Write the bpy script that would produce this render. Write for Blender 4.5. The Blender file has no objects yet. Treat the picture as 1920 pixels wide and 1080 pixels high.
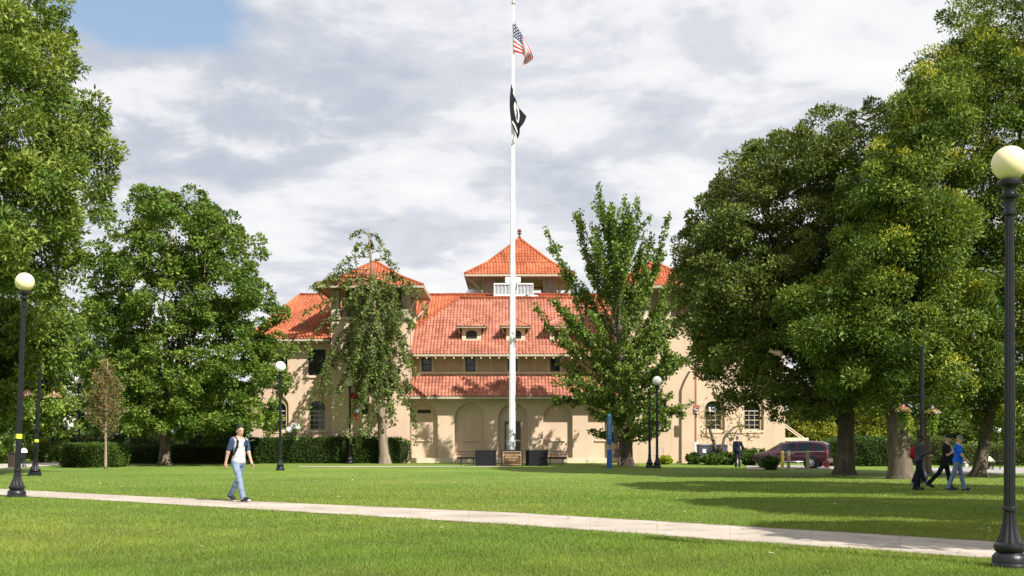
import bpy, bmesh, math, random
import numpy as np
from mathutils import Vector, Matrix
from mathutils.geometry import tessellate_polygon

R = math.radians
scene = bpy.context.scene
COL = scene.collection
# ------------------------------------------------------------------ camera
FPX = 2100.0          # focal length in pixels of the 1920 wide frame
HORIZON = 812.0       # picture row of the horizon
EYE = 1.7
cam = bpy.data.cameras.new('camera')
cam.sensor_width = 36.0
cam.lens = FPX / 1920 * 36
cam.shift_y = (HORIZON - 540) / 1920
cam.clip_end = 3000
cam.clip_start = 0.1
camo = bpy.data.objects.new('camera', cam)
camo.location = (0, 0, EYE)
camo.rotation_euler = (R(90), 0, 0)
COL.objects.link(camo)
scene.camera = camo
scene.view_settings.view_transform = 'Standard'
scene.view_settings.look = 'None'
scene.view_settings.gamma = 1
scene.view_settings.exposure = 0.85
scene.cycles.max_bounces = 6
scene.cycles.transparent_max_bounces = 6
# ------------------------------------------------------------------ sun
SUN_EL, SUN_AZ = R(43), R(45)
SUN = Vector((math.cos(SUN_EL) * math.cos(SUN_AZ), -math.cos(SUN_EL) * math.sin(SUN_AZ), math.sin(SUN_EL)))
sl = bpy.data.lights.new('sun', 'SUN')
sl.energy = 5.0
sl.angle = R(0.5)
sl.color = (1.0, 0.95, 0.87)
so = bpy.data.objects.new('sun', sl)
so.rotation_euler = SUN.to_track_quat('Z', 'Y').to_euler()
so.location = (30, -20, 40)
COL.objects.link(so)
# ------------------------------------------------------------------ sky with a broken cloud deck
world = bpy.data.worlds.new('World')
scene.world = world
world.use_nodes = True
wt = world.node_tree
wt.nodes.clear()
def wn(t, **k):
    n = wt.nodes.new(t)
    for a, b in k.items(): setattr(n, a, b)
    return n
def wl(a, b): wt.links.new(a, b)
def wmath(op, a, b=None):
    n = wn('ShaderNodeMath', operation=op)
    for i, v in enumerate((a, b)):
        if v is None: continue
        if isinstance(v, (int, float)): n.inputs[i].default_value = v
        else: wl(v, n.inputs[i])
    return n.outputs[0]
sky = wn('ShaderNodeTexSky', sky_type='NISHITA', sun_disc=False)
sky.sun_elevation = SUN_EL
sky.sun_rotation = math.atan2(SUN.x, SUN.y)
sky.air_density = 1.0; sky.dust_density = 0.6; sky.ozone_density = 1.2
tc = wn('ShaderNodeTexCoord')
sep = wn('ShaderNodeSeparateXYZ'); wl(tc.outputs['Generated'], sep.inputs[0])
zc = wmath('ADD', wmath('MAXIMUM', sep.outputs[2], 0.0), 0.20)
cmb = wn('ShaderNodeCombineXYZ')
wl(wmath('DIVIDE', sep.outputs[0], zc), cmb.inputs[0])
wl(wmath('DIVIDE', sep.outputs[1], zc), cmb.inputs[1])
def cloud_noise(scale, detail, rough, off, dist=0.0):
    m = wn('ShaderNodeMapping'); m.inputs['Location'].default_value = off; m.inputs['Scale'].default_value = (1, 1.0, 1)
    wl(cmb.outputs[0], m.inputs[0])
    n = wn('ShaderNodeTexNoise'); n.inputs['Scale'].default_value = scale; n.inputs['Detail'].default_value = detail
    n.inputs['Roughness'].default_value = rough; n.inputs['Distortion'].default_value = dist
    wl(m.outputs[0], n.inputs['Vector']); return n.outputs['Fac']
def wramp(v, stops):
    r = wn('ShaderNodeValToRGB'); r.color_ramp.interpolation = 'EASE'
    while len(r.color_ramp.elements) < len(stops): r.color_ramp.elements.new(0.5)
    for e, (p, c) in zip(r.color_ramp.elements, stops): e.position = p; e.color = (*c, 1)
    wl(v, r.inputs[0]); return r.outputs[0]
n1 = cloud_noise(0.95, 5, 0.5, (3.1, 1.7, 0), 0.2)
n2 = cloud_noise(2.9, 9, 0.55, (7.3, 4.2, 0), 0.35)
n3 = cloud_noise(6.5, 8, 0.6, (1.3, 9.2, 0), 0.3)
grey = wramp(wmath('ADD', wmath('ADD', wmath('MULTIPLY', n1, 0.40), wmath('MULTIPLY', n2, 0.38)), wmath('MULTIPLY', n3, 0.22)), [(0.37, (0.302, 0.327, 0.376)), (0.47, (0.392, 0.408, 0.444)), (0.57, (0.475, 0.480, 0.495))])
puff = wramp(wmath('ADD', wmath('ADD', wmath('MULTIPLY', n2, 0.62), wmath('MULTIPLY', n3, 0.22)), wmath('MULTIPLY', n1, 0.16)), [(0.455, (0, 0, 0)), (0.54, (.7, .7, .7)), (0.61, (1, 1, 1))])
cmix = wn('ShaderNodeMix', data_type='RGBA'); wl(puff, cmix.inputs['Factor']); wl(grey, cmix.inputs['A']); cmix.inputs['B'].default_value = (0.545, 0.545, 0.55, 1)
cloud = cmix.outputs['Result']
# the open blue patch high on the left: a hole in the deck around one direction of the sky
bd = Vector(((270 - 960) / FPX, 1, (HORIZON - 20) / FPX)).normalized()
vs_ = wn('ShaderNodeVectorMath', operation='MULTIPLY'); wl(tc.outputs['Generated'], vs_.inputs[0]); vs_.inputs[1].default_value = (1, 1, 2.6)
vd = wn('ShaderNodeVectorMath', operation='DISTANCE'); wl(vs_.outputs[0], vd.inputs[0]); vd.inputs[1].default_value = (bd.x, bd.y, bd.z * 2.6)
dd = wmath('ADD', vd.outputs['Value'], wmath('MULTIPLY', wmath('SUBTRACT', n2, 0.5), 0.16))
hole = wramp(dd, [(0.040, (1, 1, 1)), (0.095, (0, 0, 0))])
skys = wn('ShaderNodeVectorMath', operation='SCALE'); wl(sky.outputs[0], skys.inputs[0]); skys.inputs['Scale'].default_value = 0.075
haze = wn('ShaderNodeMix', data_type='RGBA'); haze.inputs['Factor'].default_value = 0.30
wl(skys.outputs[0], haze.inputs['A']); haze.inputs['B'].default_value = (0.36, 0.45, 0.56, 1)
mx = wn('ShaderNodeMix', data_type='RGBA')
wl(hole, mx.inputs['Factor']); wl(cloud, mx.inputs['A']); wl(haze.outputs['Result'], mx.inputs['B'])
bgn = wn('ShaderNodeBackground'); bgn.inputs[1].default_value = 1.0
wl(mx.outputs['Result'], bgn.inputs[0])
wo = wn('ShaderNodeOutputWorld'); wl(bgn.outputs[0], wo.inputs[0])

# ------------------------------------------------------------------ ground profile and picture measurements
GY = [0, 27, 36, 50, 67, 80, 5000]
GZ = [.10, .08, -.10, -.22, -.31, -.33, -.33]
def gz(y):
    return float(np.interp(y, GY, GZ))
def depth_of(py):
    lo, hi = 5.0, 400.0
    for _ in range(60):
        m = (lo + hi) / 2
        if HORIZON + (EYE - gz(m)) * FPX / m > py: lo = m
        else: hi = m
    return lo
def G(px, py):
    y = depth_of(py)
    return Vector(((px - 960) / FPX * y, y, gz(y)))
def BX(px, Y): return (px - 960) / FPX * Y
def BZ(py, Y): return EYE + (HORIZON - py) / FPX * Y
def P(px, py, Y): return Vector((BX(px, Y), Y, BZ(py, Y)))

# ------------------------------------------------------------------ materials
def new_mat(name):
    m = bpy.data.materials.new(name); m.use_nodes = True
    nt = m.node_tree; b = nt.nodes['Principled BSDF']
    return m, nt, b
def mat(name, col, rough=0.6, spec=0.4, metal=0.0, var=0.12, scale=6.0, bump=0.0, bscale=None, detail=5, island=0.0, coat=0.0, streak=None):
    m, nt, b = new_mat(name)
    N, L = nt.nodes.new, nt.links.new
    b.inputs['Roughness'].default_value = rough
    b.inputs['Specular IOR Level'].default_value = spec
    b.inputs['Metallic'].default_value = metal
    if coat: b.inputs['Coat Weight'].default_value = coat
    t = N('ShaderNodeTexCoord'); vec = t.outputs['Object']
    if streak:
        mp = N('ShaderNodeMapping'); mp.inputs['Scale'].default_value = streak; L(vec, mp.inputs[0]); vec = mp.outputs[0]
    n = N('ShaderNodeTexNoise'); n.inputs['Scale'].default_value = scale; n.inputs['Detail'].default_value = detail
    L(vec, n.inputs['Vector'])
    r = N('ShaderNodeMapRange'); r.inputs[1].default_value = .3; r.inputs[2].default_value = .7
    r.inputs[3].default_value = 1 - var; r.inputs[4].default_value = 1 + var
    L(n.outputs['Fac'], r.inputs[0])
    f = r.outputs[0]
    if island:
        g = N('ShaderNodeNewGeometry')
        r2 = N('ShaderNodeMapRange'); r2.inputs[3].default_value = 1 - island; r2.inputs[4].default_value = 1 + island
        L(g.outputs['Random Per Island'], r2.inputs[0])
        mm = N('ShaderNodeMath'); mm.operation = 'MULTIPLY'; L(f, mm.inputs[0]); L(r2.outputs[0], mm.inputs[1]); f = mm.outputs[0]
    s = N('ShaderNodeVectorMath'); s.operation = 'SCALE'; s.inputs[0].default_value = col
    L(f, s.inputs['Scale']); L(s.outputs[0], b.inputs['Base Color'])
    if bump:
        n2 = N('ShaderNodeTexNoise'); n2.inputs['Scale'].default_value = bscale or scale * 6; n2.inputs['Detail'].default_value = 6
        L(vec, n2.inputs['Vector'])
        bp = N('ShaderNodeBump'); bp.inputs['Strength'].default_value = bump; bp.inputs['Distance'].default_value = 0.02
        L(n2.outputs['Fac'], bp.inputs['Height']); L(bp.outputs[0], b.inputs['Normal'])
    return m
def leaf_mat(name, rough=0.55, trans=0.24, spec=0.22):
    m, nt, b = new_mat(name)
    N, L = nt.nodes.new, nt.links.new
    a = N('ShaderNodeAttribute'); a.attribute_name = 'leaf_tint'
    L(a.outputs['Color'], b.inputs['Base Color'])
    b.inputs['Roughness'].default_value = rough; b.inputs['Specular IOR Level'].default_value = spec
    tr = N('ShaderNodeBsdfTranslucent')
    mul = N('ShaderNodeVectorMath'); mul.operation = 'MULTIPLY'; L(a.outputs['Color'], mul.inputs[0]); mul.inputs[1].default_value = (1.5, 1.35, 0.7)
    L(mul.outputs[0], tr.inputs['Color'])
    ms = N('ShaderNodeMixShader'); ms.inputs[0].default_value = trans
    L(b.outputs[0], ms.inputs[1]); L(tr.outputs[0], ms.inputs[2])
    L(ms.outputs[0], nt.nodes['Material Output'].inputs['Surface'])
    return m
def stucco_mat(name, col):
    # painted stucco: broad patches, faint rain streaks, grime of its own near the ground
    m = mat(name, col, .9, .15, var=.07, scale=.55, bump=.3, bscale=40)
    nt = m.node_tree; N, L = nt.nodes.new, nt.links.new; b = nt.nodes['Principled BSDF']
    src = b.inputs['Base Color'].links[0].from_socket
    t = N('ShaderNodeTexCoord'); mp = N('ShaderNodeMapping'); mp.inputs['Scale'].default_value = (2.2, 2.2, .16); L(t.outputs['Object'], mp.inputs[0])
    n = N('ShaderNodeTexNoise'); n.inputs['Scale'].default_value = 1.6; n.inputs['Detail'].default_value = 7; n.inputs['Roughness'].default_value = .65; L(mp.outputs[0], n.inputs['Vector'])
    r = N('ShaderNodeMapRange'); r.inputs[1].default_value = .48; r.inputs[2].default_value = .75; r.inputs[3].default_value = 1; r.inputs[4].default_value = .87; L(n.outputs['Fac'], r.inputs[0])
    s = N('ShaderNodeVectorMath'); s.operation = 'SCALE'; L(src, s.inputs[0]); L(r.outputs[0], s.inputs['Scale']); L(s.outputs[0], b.inputs['Base Color'])
    return m
M = {}
M['leaf'] = leaf_mat('leaf')
M['needle'] = leaf_mat('hedge_leaf', 0.5, 0.2)
M['blade'] = leaf_mat('grass_blade', 0.5, 0.4, 0.25)
M['bark'] = mat('bark', (.105, .085, .062), .9, .2, var=.4, scale=5, bump=1.0, bscale=14, streak=(1, 1, .22))
M['bark_mid'] = mat('grey_brown_bark', (.19, .15, .11), .9, .2, var=.35, scale=5, bump=1.0, bscale=14, streak=(1, 1, .22))
M['bark_pale'] = mat('pale_bark', (.27, .215, .15), .9, .2, var=.35, scale=5, bump=1.0, bscale=14, streak=(1, 1, .22))
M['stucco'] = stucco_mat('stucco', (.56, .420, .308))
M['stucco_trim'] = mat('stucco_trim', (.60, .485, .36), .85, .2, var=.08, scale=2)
M['shade_and_band_brown'] = mat('shaded_stucco_and_band', (.42, .31, .21), .85, .2, var=.12, scale=2)  # stucco with the eave's shadow put into its colour; bollard bands share it
M['wood_grey'] = mat('weathered_wood', (.42, .36, .28), .85, .2, var=.25, scale=3, streak=(3, 3, .3))
M['fascia'] = mat('fascia_paint', (.40, .34, .25), .7, .3, var=.1)
M['tile'] = mat('terracotta_tile', (.345, .134, .090), .82, .2, var=.28, scale=.7, island=.22)
M['tile_orange'] = mat('orange_tile', (.36, .105, .050), .82, .2, var=.28, scale=.7, island=.22)
M['tile_deck'] = mat('roof_deck', (.22, .07, .04), .9, .1)
M['pane'] = mat('window_glass', (.025, .03, .035), .06, .6, var=.5, scale=.6)
M['frame'] = mat('window_frame', (.42, .36, .26), .6, .3)
M['frame_dark'] = mat('dark_window_frame', (.03, .03, .032), .5, .4)
M['vent'] = mat('louvre', (.035, .03, .028), .6, .3)
M['door'] = mat('door_green', (.06, .075, .06), .5, .4)
M['white'] = mat('white_paint', (.80, .80, .80), .45, .4, var=.04)
M['whitepole'] = mat('pole_paint', (.78, .78, .80), .35, .5, var=.05, scale=2)
M['dome'] = mat('skylight_dome', (.80, .80, .82), .3, .5, var=.03)
M['metal'] = mat('galvanised_metal', (.40, .41, .42), .45, .5, metal=.4, var=.15)
M['metal_light'] = mat('pale_metal', (.66, .67, .68), .4, .5, var=.12)
M['iron'] = mat('black_iron', (.009, .0095, .012), .36, .42, var=.3, scale=12, bump=.15, bscale=60)
M['black'] = mat('black_enamel', (.012, .012, .013), .45, .5, var=.2)
M['granite'] = mat('black_granite', (.010, .010, .012), .5, .25, var=.35, scale=30)
def globe_mat(name, col):
    m = mat(name, col, .18, .5, var=.03, scale=3)
    b = m.node_tree.nodes['Principled BSDF']
    b.inputs['Subsurface Weight'].default_value = 0.25
    b.inputs['Subsurface Radius'].default_value = (.1, .1, .08)
    return m
M['globe_cream'] = globe_mat('cream_globe', (.80, .69, .42))
M['globe_white'] = globe_mat('white_globe', (.84, .84, .84))
M['tape'] = mat('yellow_tape', (.60, .62, .05), .5, .4, var=.1)
M['bronze'] = mat('bronze', (.13, .066, .026), .45, .5, metal=.35, var=.25, scale=8)
M['bronze_light'] = mat('bronze_letters', (.58, .44, .28), .5, .5, var=.1)
M['blue'] = mat('pylon_blue', (.012, .12, .40), .4, .5, var=.06)
M['text_pale'] = mat('pale_lettering', (.42, .60, .80), .5, .4, var=.02)
M['teal'] = mat('teal_beacon', (.02, .22, .20), .25, .5)
def path_mat(name, col):
    m = mat(name, col, .9, .2, var=.2, scale=.9, bump=.35, bscale=30, detail=9)
    nt = m.node_tree; N, L = nt.nodes.new, nt.links.new; b = nt.nodes['Principled BSDF']
    src = b.inputs['Base Color'].links[0].from_socket
    u = N('ShaderNodeUVMap'); sp = N('ShaderNodeSeparateXYZ'); L(u.outputs[0], sp.inputs[0])
    t = N('ShaderNodeTexCoord'); n = N('ShaderNodeTexNoise'); n.inputs['Scale'].default_value = 2.5; n.inputs['Detail'].default_value = 8; L(t.outputs['Object'], n.inputs['Vector'])
    def mt(op, a, c):
        k = N('ShaderNodeMath'); k.operation = op
        for i, v in enumerate((a, c)):
            if isinstance(v, (int, float)): k.inputs[i].default_value = v
            else: L(v, k.inputs[i])
        return k.outputs[0]
    f = mt('FRACT', mt('ADD', mt('DIVIDE', sp.outputs[0], 1.5), mt('MULTIPLY', n.outputs['Fac'], .03)), 0)
    joint = mt('LESS_THAN', f, .013)
    edge = mt('GREATER_THAN', mt('ADD', mt('ABSOLUTE', mt('SUBTRACT', sp.outputs[1], .5), 0), mt('MULTIPLY', mt('SUBTRACT', n.outputs['Fac'], .5), .22)), .455)
    stain = N('ShaderNodeMapRange'); stain.inputs[1].default_value = .56; stain.inputs[2].default_value = .72; stain.inputs[3].default_value = 0; stain.inputs[4].default_value = .28; L(n.outputs['Fac'], stain.inputs[0])
    fac = mt('SUBTRACT', 1.0, mt('MAXIMUM', mt('MAXIMUM', mt('MULTIPLY', joint, .22), mt('MULTIPLY', edge, .35)), stain.outputs[0]))
    s = N('ShaderNodeVectorMath'); s.operation = 'SCALE'; L(src, s.inputs[0]); L(fac, s.inputs['Scale']); L(s.outputs[0], b.inputs['Base Color'])
    return m
M['concrete'] = path_mat('path_concrete', (.37, .325, .275))
M['paving'] = mat('grey_paving', (.30, .28, .26), .9, .2, var=.15, scale=1, bump=.3)
M['post_wood'] = mat('tan_post', (.42, .34, .22), .85, .2, var=.2, scale=4, streak=(2, 2, .3))
M['red'] = mat('red_plastic', (.50, .03, .035), .45, .4)
M['skin_tan'] = mat('tan_skin', (.46, .27, .18), .5, .4, var=.05)  # even tan skin colour
M['skin_dark'] = mat('brown_skin', (.075, .04, .025), .5, .4, var=.05)
M['hair'] = mat('black_hair', (.012, .010, .009), .6, .4, var=.3, scale=60)
M['eye'] = mat('eye', (.03, .02, .018), .2, .5)
M['lip'] = mat('lip', (.30, .12, .10), .5, .4)
def cloth(name, c, var=.12): return mat(name, c, .9, .15, var=var, scale=9, bump=.35, bscale=22)
M['c_grey'] = cloth('heather_grey_cotton', (.42, .41, .43))
M['c_navy'] = cloth('navy_cotton', (.035, .06, .12))
M['c_jeans'] = cloth('washed_denim', (.165, .215, .30), .3)
M['c_jeans2'] = cloth('faded_denim', (.15, .21, .30), .25)
M['c_darkjeans'] = cloth('dark_denim', (.012, .015, .032))
M['c_black'] = cloth('black_cotton', (.014, .014, .016))
M['c_char'] = cloth('charcoal_fleece', (.055, .058, .062))
M['c_blue'] = cloth('royal_blue_cotton', (.012, .12, .62))
M['c_red'] = cloth('red_cotton', (.24, .014, .024))
M['c_grcap'] = cloth('grey_cap', (.16, .16, .18))
M['shoe'] = mat('black_shoe', (.015, .015, .018), .5, .4)
M['sole'] = mat('pale_sole', (.55, .53, .50), .6, .3)
M['shoe_grey'] = mat('grey_shoe', (.25, .26, .28), .5, .4)
M['carpaint'] = mat('shaded_maroon_paint', (.055, .014, .026), .28, .5, metal=.2, var=.06, coat=.8)  # maroon tinted darker, the elm's shade put into the paint
M['carglass'] = mat('tinted_glass', (.015, .022, .03), .12, .4, var=.2)
M['chrome'] = mat('chrome', (.62, .63, .65), .22, .5, metal=.85, var=.05)
M['rubber'] = mat('rubber', (.018, .018, .018), .8, .3)
M['taillight'] = mat('tail_lamp', (.40, .02, .02), .2, .5)
M['farwhite'] = mat('pale_render', (.66, .64, .62), .85, .2, var=.05, scale=.3)
M['banner'] = mat('banner_white', (.72, .70, .70), .7, .2, var=.08)
M['binwhite'] = mat('bin_plastic', (.52, .55, .58), .5, .4)
M['soil'] = mat('dark_soil', (.03, .028, .02), .95, .1, var=.3)

# ------------------------------------------------------------------ mesh helpers
def tag(o, label=None, cat=None, group=None, kind=None):
    if label: o['label'] = label
    if cat: o['category'] = cat
    if group: o['group'] = group
    if kind: o['kind'] = kind
    return o
def thing(name, label, cat, loc, rotz=0.0, group=None):
    o = bpy.data.objects.new(name, None); COL.objects.link(o)
    o.empty_display_size = .2
    o.location = loc; o.rotation_euler = (0, 0, rotz)
    return tag(o, label, cat, group)
def link(name, me, m, parent=None):
    o = bpy.data.objects.new(name, me); COL.objects.link(o)
    if m is not None and len(me.materials) == 0: me.materials.append(m)
    if parent is not None: o.parent = parent
    return o
def arrays_mesh(name, V, F, smooth=False):
    """V (n,3), F (m,k) int arrays, every face with k corners"""
    V = np.asarray(V, dtype=np.float32); F = np.asarray(F, dtype=np.int32)
    me = bpy.data.meshes.new(name)
    k = F.shape[1]
    me.vertices.add(len(V)); me.vertices.foreach_set('co', V.ravel())
    me.loops.add(F.size); me.loops.foreach_set('vertex_index', F.ravel())
    me.polygons.add(len(F)); me.polygons.foreach_set('loop_start', np.arange(0, F.size, k, dtype=np.int32))
    if smooth: me.polygons.foreach_set('use_smooth', np.ones(len(F), dtype=bool))
    me.update(calc_edges=True)
    return me
class MB:
    def __init__(s): s.v = []; s.f = []
    def add(s, vs, fs):
        n = len(s.v); s.v.extend([tuple(v) for v in vs]); s.f.extend([tuple(i + n for i in f) for f in fs]); return s
    def box(s, x0, x1, y0, y1, z0, z1):
        return s.add([(x0, y0, z0), (x1, y0, z0), (x1, y1, z0), (x0, y1, z0), (x0, y0, z1), (x1, y0, z1), (x1, y1, z1), (x0, y1, z1)],
                     [(0, 3, 2, 1), (4, 5, 6, 7), (0, 1, 5, 4), (1, 2, 6, 5), (2, 3, 7, 6), (3, 0, 4, 7)])
    def bbox(s, x0, x1, y0, y1, z0, z1, b=.01):
        """box with bevelled edges along z and top"""
        pts = [(x0 + b, y0), (x1 - b, y0), (x1, y0 + b), (x1, y1 - b), (x1 - b, y1), (x0 + b, y1), (x0, y1 - b), (x0, y0 + b)]
        cx, cy = (x0 + x1) / 2, (y0 + y1) / 2
        def ins(p): return (p[0] + (b if p[0] < cx else -b), p[1] + (b if p[1] < cy else -b))
        vs = [(p[0], p[1], z0) for p in pts] + [(p[0], p[1], z1 - b) for p in pts] + [(*ins(p), z1) for p in pts]
        fs = []
        for r in (0, 8):
            for i in range(8): j = (i + 1) % 8; fs.append((r + i, r + j, r + 8 + j, r + 8 + i))
        fs.append(tuple(range(16, 24))); fs.append(tuple(range(7, -1, -1)))
        return s.add(vs, fs)
    def bar(s, a, b, w, h=None, up=Vector((0, 0, 1))):
        a, b = Vector(a), Vector(b); h = h or w
        d = (b - a).normalized(); u = d.cross(up)
        if u.length < 1e-4: u = d.cross(Vector((0, 1, 0)))
        u.normalize(); v = u.cross(d)
        vs = []
        for p in (a, b):
            for (i, j) in ((-1, -1), (1, -1), (1, 1), (-1, 1)): vs.append(p + u * (i * w / 2) + v * (j * h / 2))
        return s.add(vs, [(3, 2, 1, 0), (4, 5, 6, 7), (0, 1, 5, 4), (1, 2, 6, 5), (2, 3, 7, 6), (3, 0, 4, 7)])
    def tube(s, pts, rad, n=8, caps=True):
        pts = [Vector(p) for p in pts]
        if not isinstance(rad, (list, tuple, np.ndarray)): rad = [rad] * len(pts)
        base = len(s.v); prev = None
        for i, p in enumerate(pts):
            d = (pts[min(i + 1, len(pts) - 1)] - pts[max(i - 1, 0)])
            if d.length < 1e-9: d = Vector((0, 0, 1))
            d.normalize()
            if prev is None:
                u = d.cross(Vector((0, 1, 0)) if abs(d.y) < .9 else Vector((1, 0, 0)))
            else:
                u = prev - d * prev.dot(d)
            u.normalize(); prev = u; w = d.cross(u)
            for k in range(n):
                a = 2 * math.pi * k / n
                s.v.append(tuple(p + (u * math.cos(a) + w * math.sin(a)) * rad[i]))
        for i in range(len(pts) - 1):
            for k in range(n):
                a, b = base + i * n + k, base + i * n + (k + 1) % n
                s.f.append((a, b, b + n, a + n))
        if caps:
            s.f.append(tuple(base + k for k in range(n - 1, -1, -1)))
            s.f.append(tuple(base + (len(pts) - 1) * n + k for k in range(n)))
        return s
    def lathe(s, prof, n=24, c=(0, 0, 0), flute=0.0, nf=12, caps=True):
        base = len(s.v)
        for (r, z) in prof:
            for k in range(n):
                a = 2 * math.pi * k / n
                rr = r * (1 - flute * (0.5 + 0.5 * math.cos(nf * a)))
                s.v.append((c[0] + rr * math.cos(a), c[1] + rr * math.sin(a), c[2] + z))
        for i in range(len(prof) - 1):
            for k in range(n):
                a, b = base + i * n + k, base + i * n + (k + 1) % n
                s.f.append((a, b, b + n, a + n))
        if caps:
            s.f.append(tuple(base + k for k in range(n - 1, -1, -1)))
            s.f.append(tuple(base + (len(prof) - 1) * n + k for k in range(n)))
        return s
    def ball(s, c, r, n=20, m=12, sq=1.0):
        prof = [(max(r * math.sin(math.pi * i / m), 1e-4), -r * math.cos(math.pi * i / m) * sq) for i in range(m + 1)]
        return s.lathe(prof, n, c)
    def poly(s, pts): return s.add(pts, [tuple(range(len(pts)))])
    def prism(s, pts2, y0, y1):
        """polygon in x,z swept along y"""
        n = len(pts2)
        vs = [(x, y0, z) for x, z in pts2] + [(x, y1, z) for x, z in pts2]
        fs = [tuple(range(n)), tuple(range(2 * n - 1, n - 1, -1))]
        for i in range(n): j = (i + 1) % n; fs.append((i, i + n, j + n, j))
        return s.add(vs, fs)
    def holes(s, outer, holes, y):
        """flat wall in x,z at y with polygonal holes"""
        loops = [outer] + holes
        tri = tessellate_polygon([[Vector((x, z, 0)) for x, z in lp] for lp in loops])
        flat = [(x, y, z) for lp in loops for x, z in lp]
        return s.add(flat, [t for t in tri])
    def reveal(s, pts, y0, y1):
        n = len(pts)
        vs = [(x, y0, z) for x, z in pts] + [(x, y1, z) for x, z in pts]
        return s.add(vs, [(i, (i + 1) % n, (i + 1) % n + n, i + n) for i in range(n)])
    def build(s, name, m, parent=None, smooth=False, world=False, angle=None):
        me = bpy.data.meshes.new(name)
        off = Vector(parent.location) if (world and parent is not None) else Vector((0, 0, 0))
        if world and parent is not None and parent.parent is not None: off = off + Vector(parent.parent.location)
        me.from_pydata([(v[0] - off.x, v[1] - off.y, v[2] - off.z) for v in s.v], [], s.f)
        me.update()
        bm = bmesh.new(); bm.from_mesh(me); bmesh.ops.recalc_face_normals(bm, faces=bm.faces); bm.to_mesh(me); bm.free()
        if smooth:
            me.polygons.foreach_set('use_smooth', np.ones(len(me.polygons), dtype=bool))
            if angle: me.set_sharp_from_angle(angle=R(angle))
        return link(name, me, m, parent)
def rect(x0, x1, z0, z1): return [(x0, z0), (x1, z0), (x1, z1), (x0, z1)]
def arch(x0, x1, z0, zs, pointed=0.0, n=14, rise=None):
    """opening with straight sides to zs and a round (or slightly pointed) head"""
    c, r = (x0 + x1) / 2, (x1 - x0) / 2
    rise = rise or r
    pts = [(x0, z0), (x1, z0)]
    for i in range(n + 1):
        a = math.pi * i / n
        x = c + r * math.cos(a); z = zs + rise * math.sin(a) + pointed * max(0, 1 - abs(x - c) / (r * .45)) ** 1.5
        pts.append((x, z))
    return pts
def text_mesh(name, body, size, m, parent, loc, rot, depth=.004, align='CENTER'):
    c = bpy.data.curves.new(name, 'FONT'); c.body = body; c.size = size; c.extrude = depth
    c.align_x = align; c.align_y = 'CENTER'; c.resolution_u = 3
    tmp = bpy.data.objects.new('tmp_text', c); COL.objects.link(tmp)
    dg = bpy.context.evaluated_depsgraph_get()
    me = bpy.data.meshes.new_from_object(tmp.evaluated_get(dg)); me.name = name
    bpy.data.objects.remove(tmp); bpy.data.curves.remove(c)
    me.materials.clear()
    o = link(name, me, m, parent); o.location = loc; o.rotation_euler = rot
    return o
def copy_tree(o, parent=None):
    c = o.copy(); COL.objects.link(c); c.parent = parent
    for ch in [x for x in bpy.data.objects if x.parent == o]: copy_tree(ch, c)
    return c
# ================================================================== GROUND
rng = np.random.default_rng(11)
def lawn_mat():
    m, nt, b = new_mat('lawn')
    N, L = nt.nodes.new, nt.links.new
    t = N('ShaderNodeTexCoord')
    def noise(scale, det, sc=(1, 1, 1), rough=.6):
        mp = N('ShaderNodeMapping'); mp.inputs['Scale'].default_value = sc; L(t.outputs['Object'], mp.inputs[0])
        n = N('ShaderNodeTexNoise'); n.inputs['Scale'].default_value = scale; n.inputs['Detail'].default_value = det; n.inputs['Roughness'].default_value = rough
        L(mp.outputs[0], n.inputs['Vector']); return n.outputs['Fac']
    def ramp(v, st):
        r = N('ShaderNodeValToRGB')
        while len(r.color_ramp.elements) < len(st): r.color_ramp.elements.new(.5)
        for e, (p, c) in zip(r.color_ramp.elements, st): e.position = p; e.color = (*c, 1)
        L(v, r.inputs[0]); return r.outputs[0]
    big = ramp(noise(.16, 4), [(.3, (.096, .166, .026)), (.5, (.132, .205, .034)), (.7, (.176, .228, .048))])
    fine = ramp(noise(9, 8, rough=.75), [(.3, (.50, .50, .50)), (.5, (1, 1, 1)), (.72, (1.55, 1.45, 1.4))])
    mul = N('ShaderNodeMix'); mul.data_type = 'RGBA'; mul.blend_type = 'MULTIPLY'; mul.inputs['Factor'].default_value = 1
    L(big, mul.inputs['A']); L(fine, mul.inputs['B'])
    dry = ramp(noise(.5, 6, (1, 1.6, 1)), [(.60, (0, 0, 0)), (.76, (.55, .55, .55))])
    m2 = N('ShaderNodeMix'); m2.data_type = 'RGBA'; L(dry, m2.inputs['Factor']); L(mul.outputs['Result'], m2.inputs['A'])
    m2.inputs['B'].default_value = (.215, .215, .05, 1)
    L(m2.outputs['Result'], b.inputs['Base Color'])
    b.inputs['Roughness'].default_value = .8; b.inputs['Specular IOR Level'].default_value = .15
    bp = N('ShaderNodeBump'); bp.inputs['Strength'].default_value = .9; bp.inputs['Distance'].default_value = .05
    L(noise(14, 8, rough=.8), bp.inputs['Height']); L(bp.outputs[0], b.inputs['Normal'])
    return m
M['lawn'] = lawn_mat()
ys = np.concatenate([[-60, -20, 0], np.arange(6, 90, 1.0), [95, 105, 130, 180, 260, 500, 1500]])
xs = np.concatenate([[-1500, -400, -150], np.arange(-70, 71, 2.0), [150, 400, 1500]])
V = []; F = []
for y in ys:
    for x in xs: V.append((x, y, gz(max(y, 0))))
nx = len(xs)
for j in range(len(ys) - 1):
    for i in range(nx - 1): a = j * nx + i; F.append((a, a + 1, a + nx + 1, a + nx))
tag(link('lawn', arrays_mesh('lawn', V, F, True), M['lawn']), kind='structure')

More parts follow.
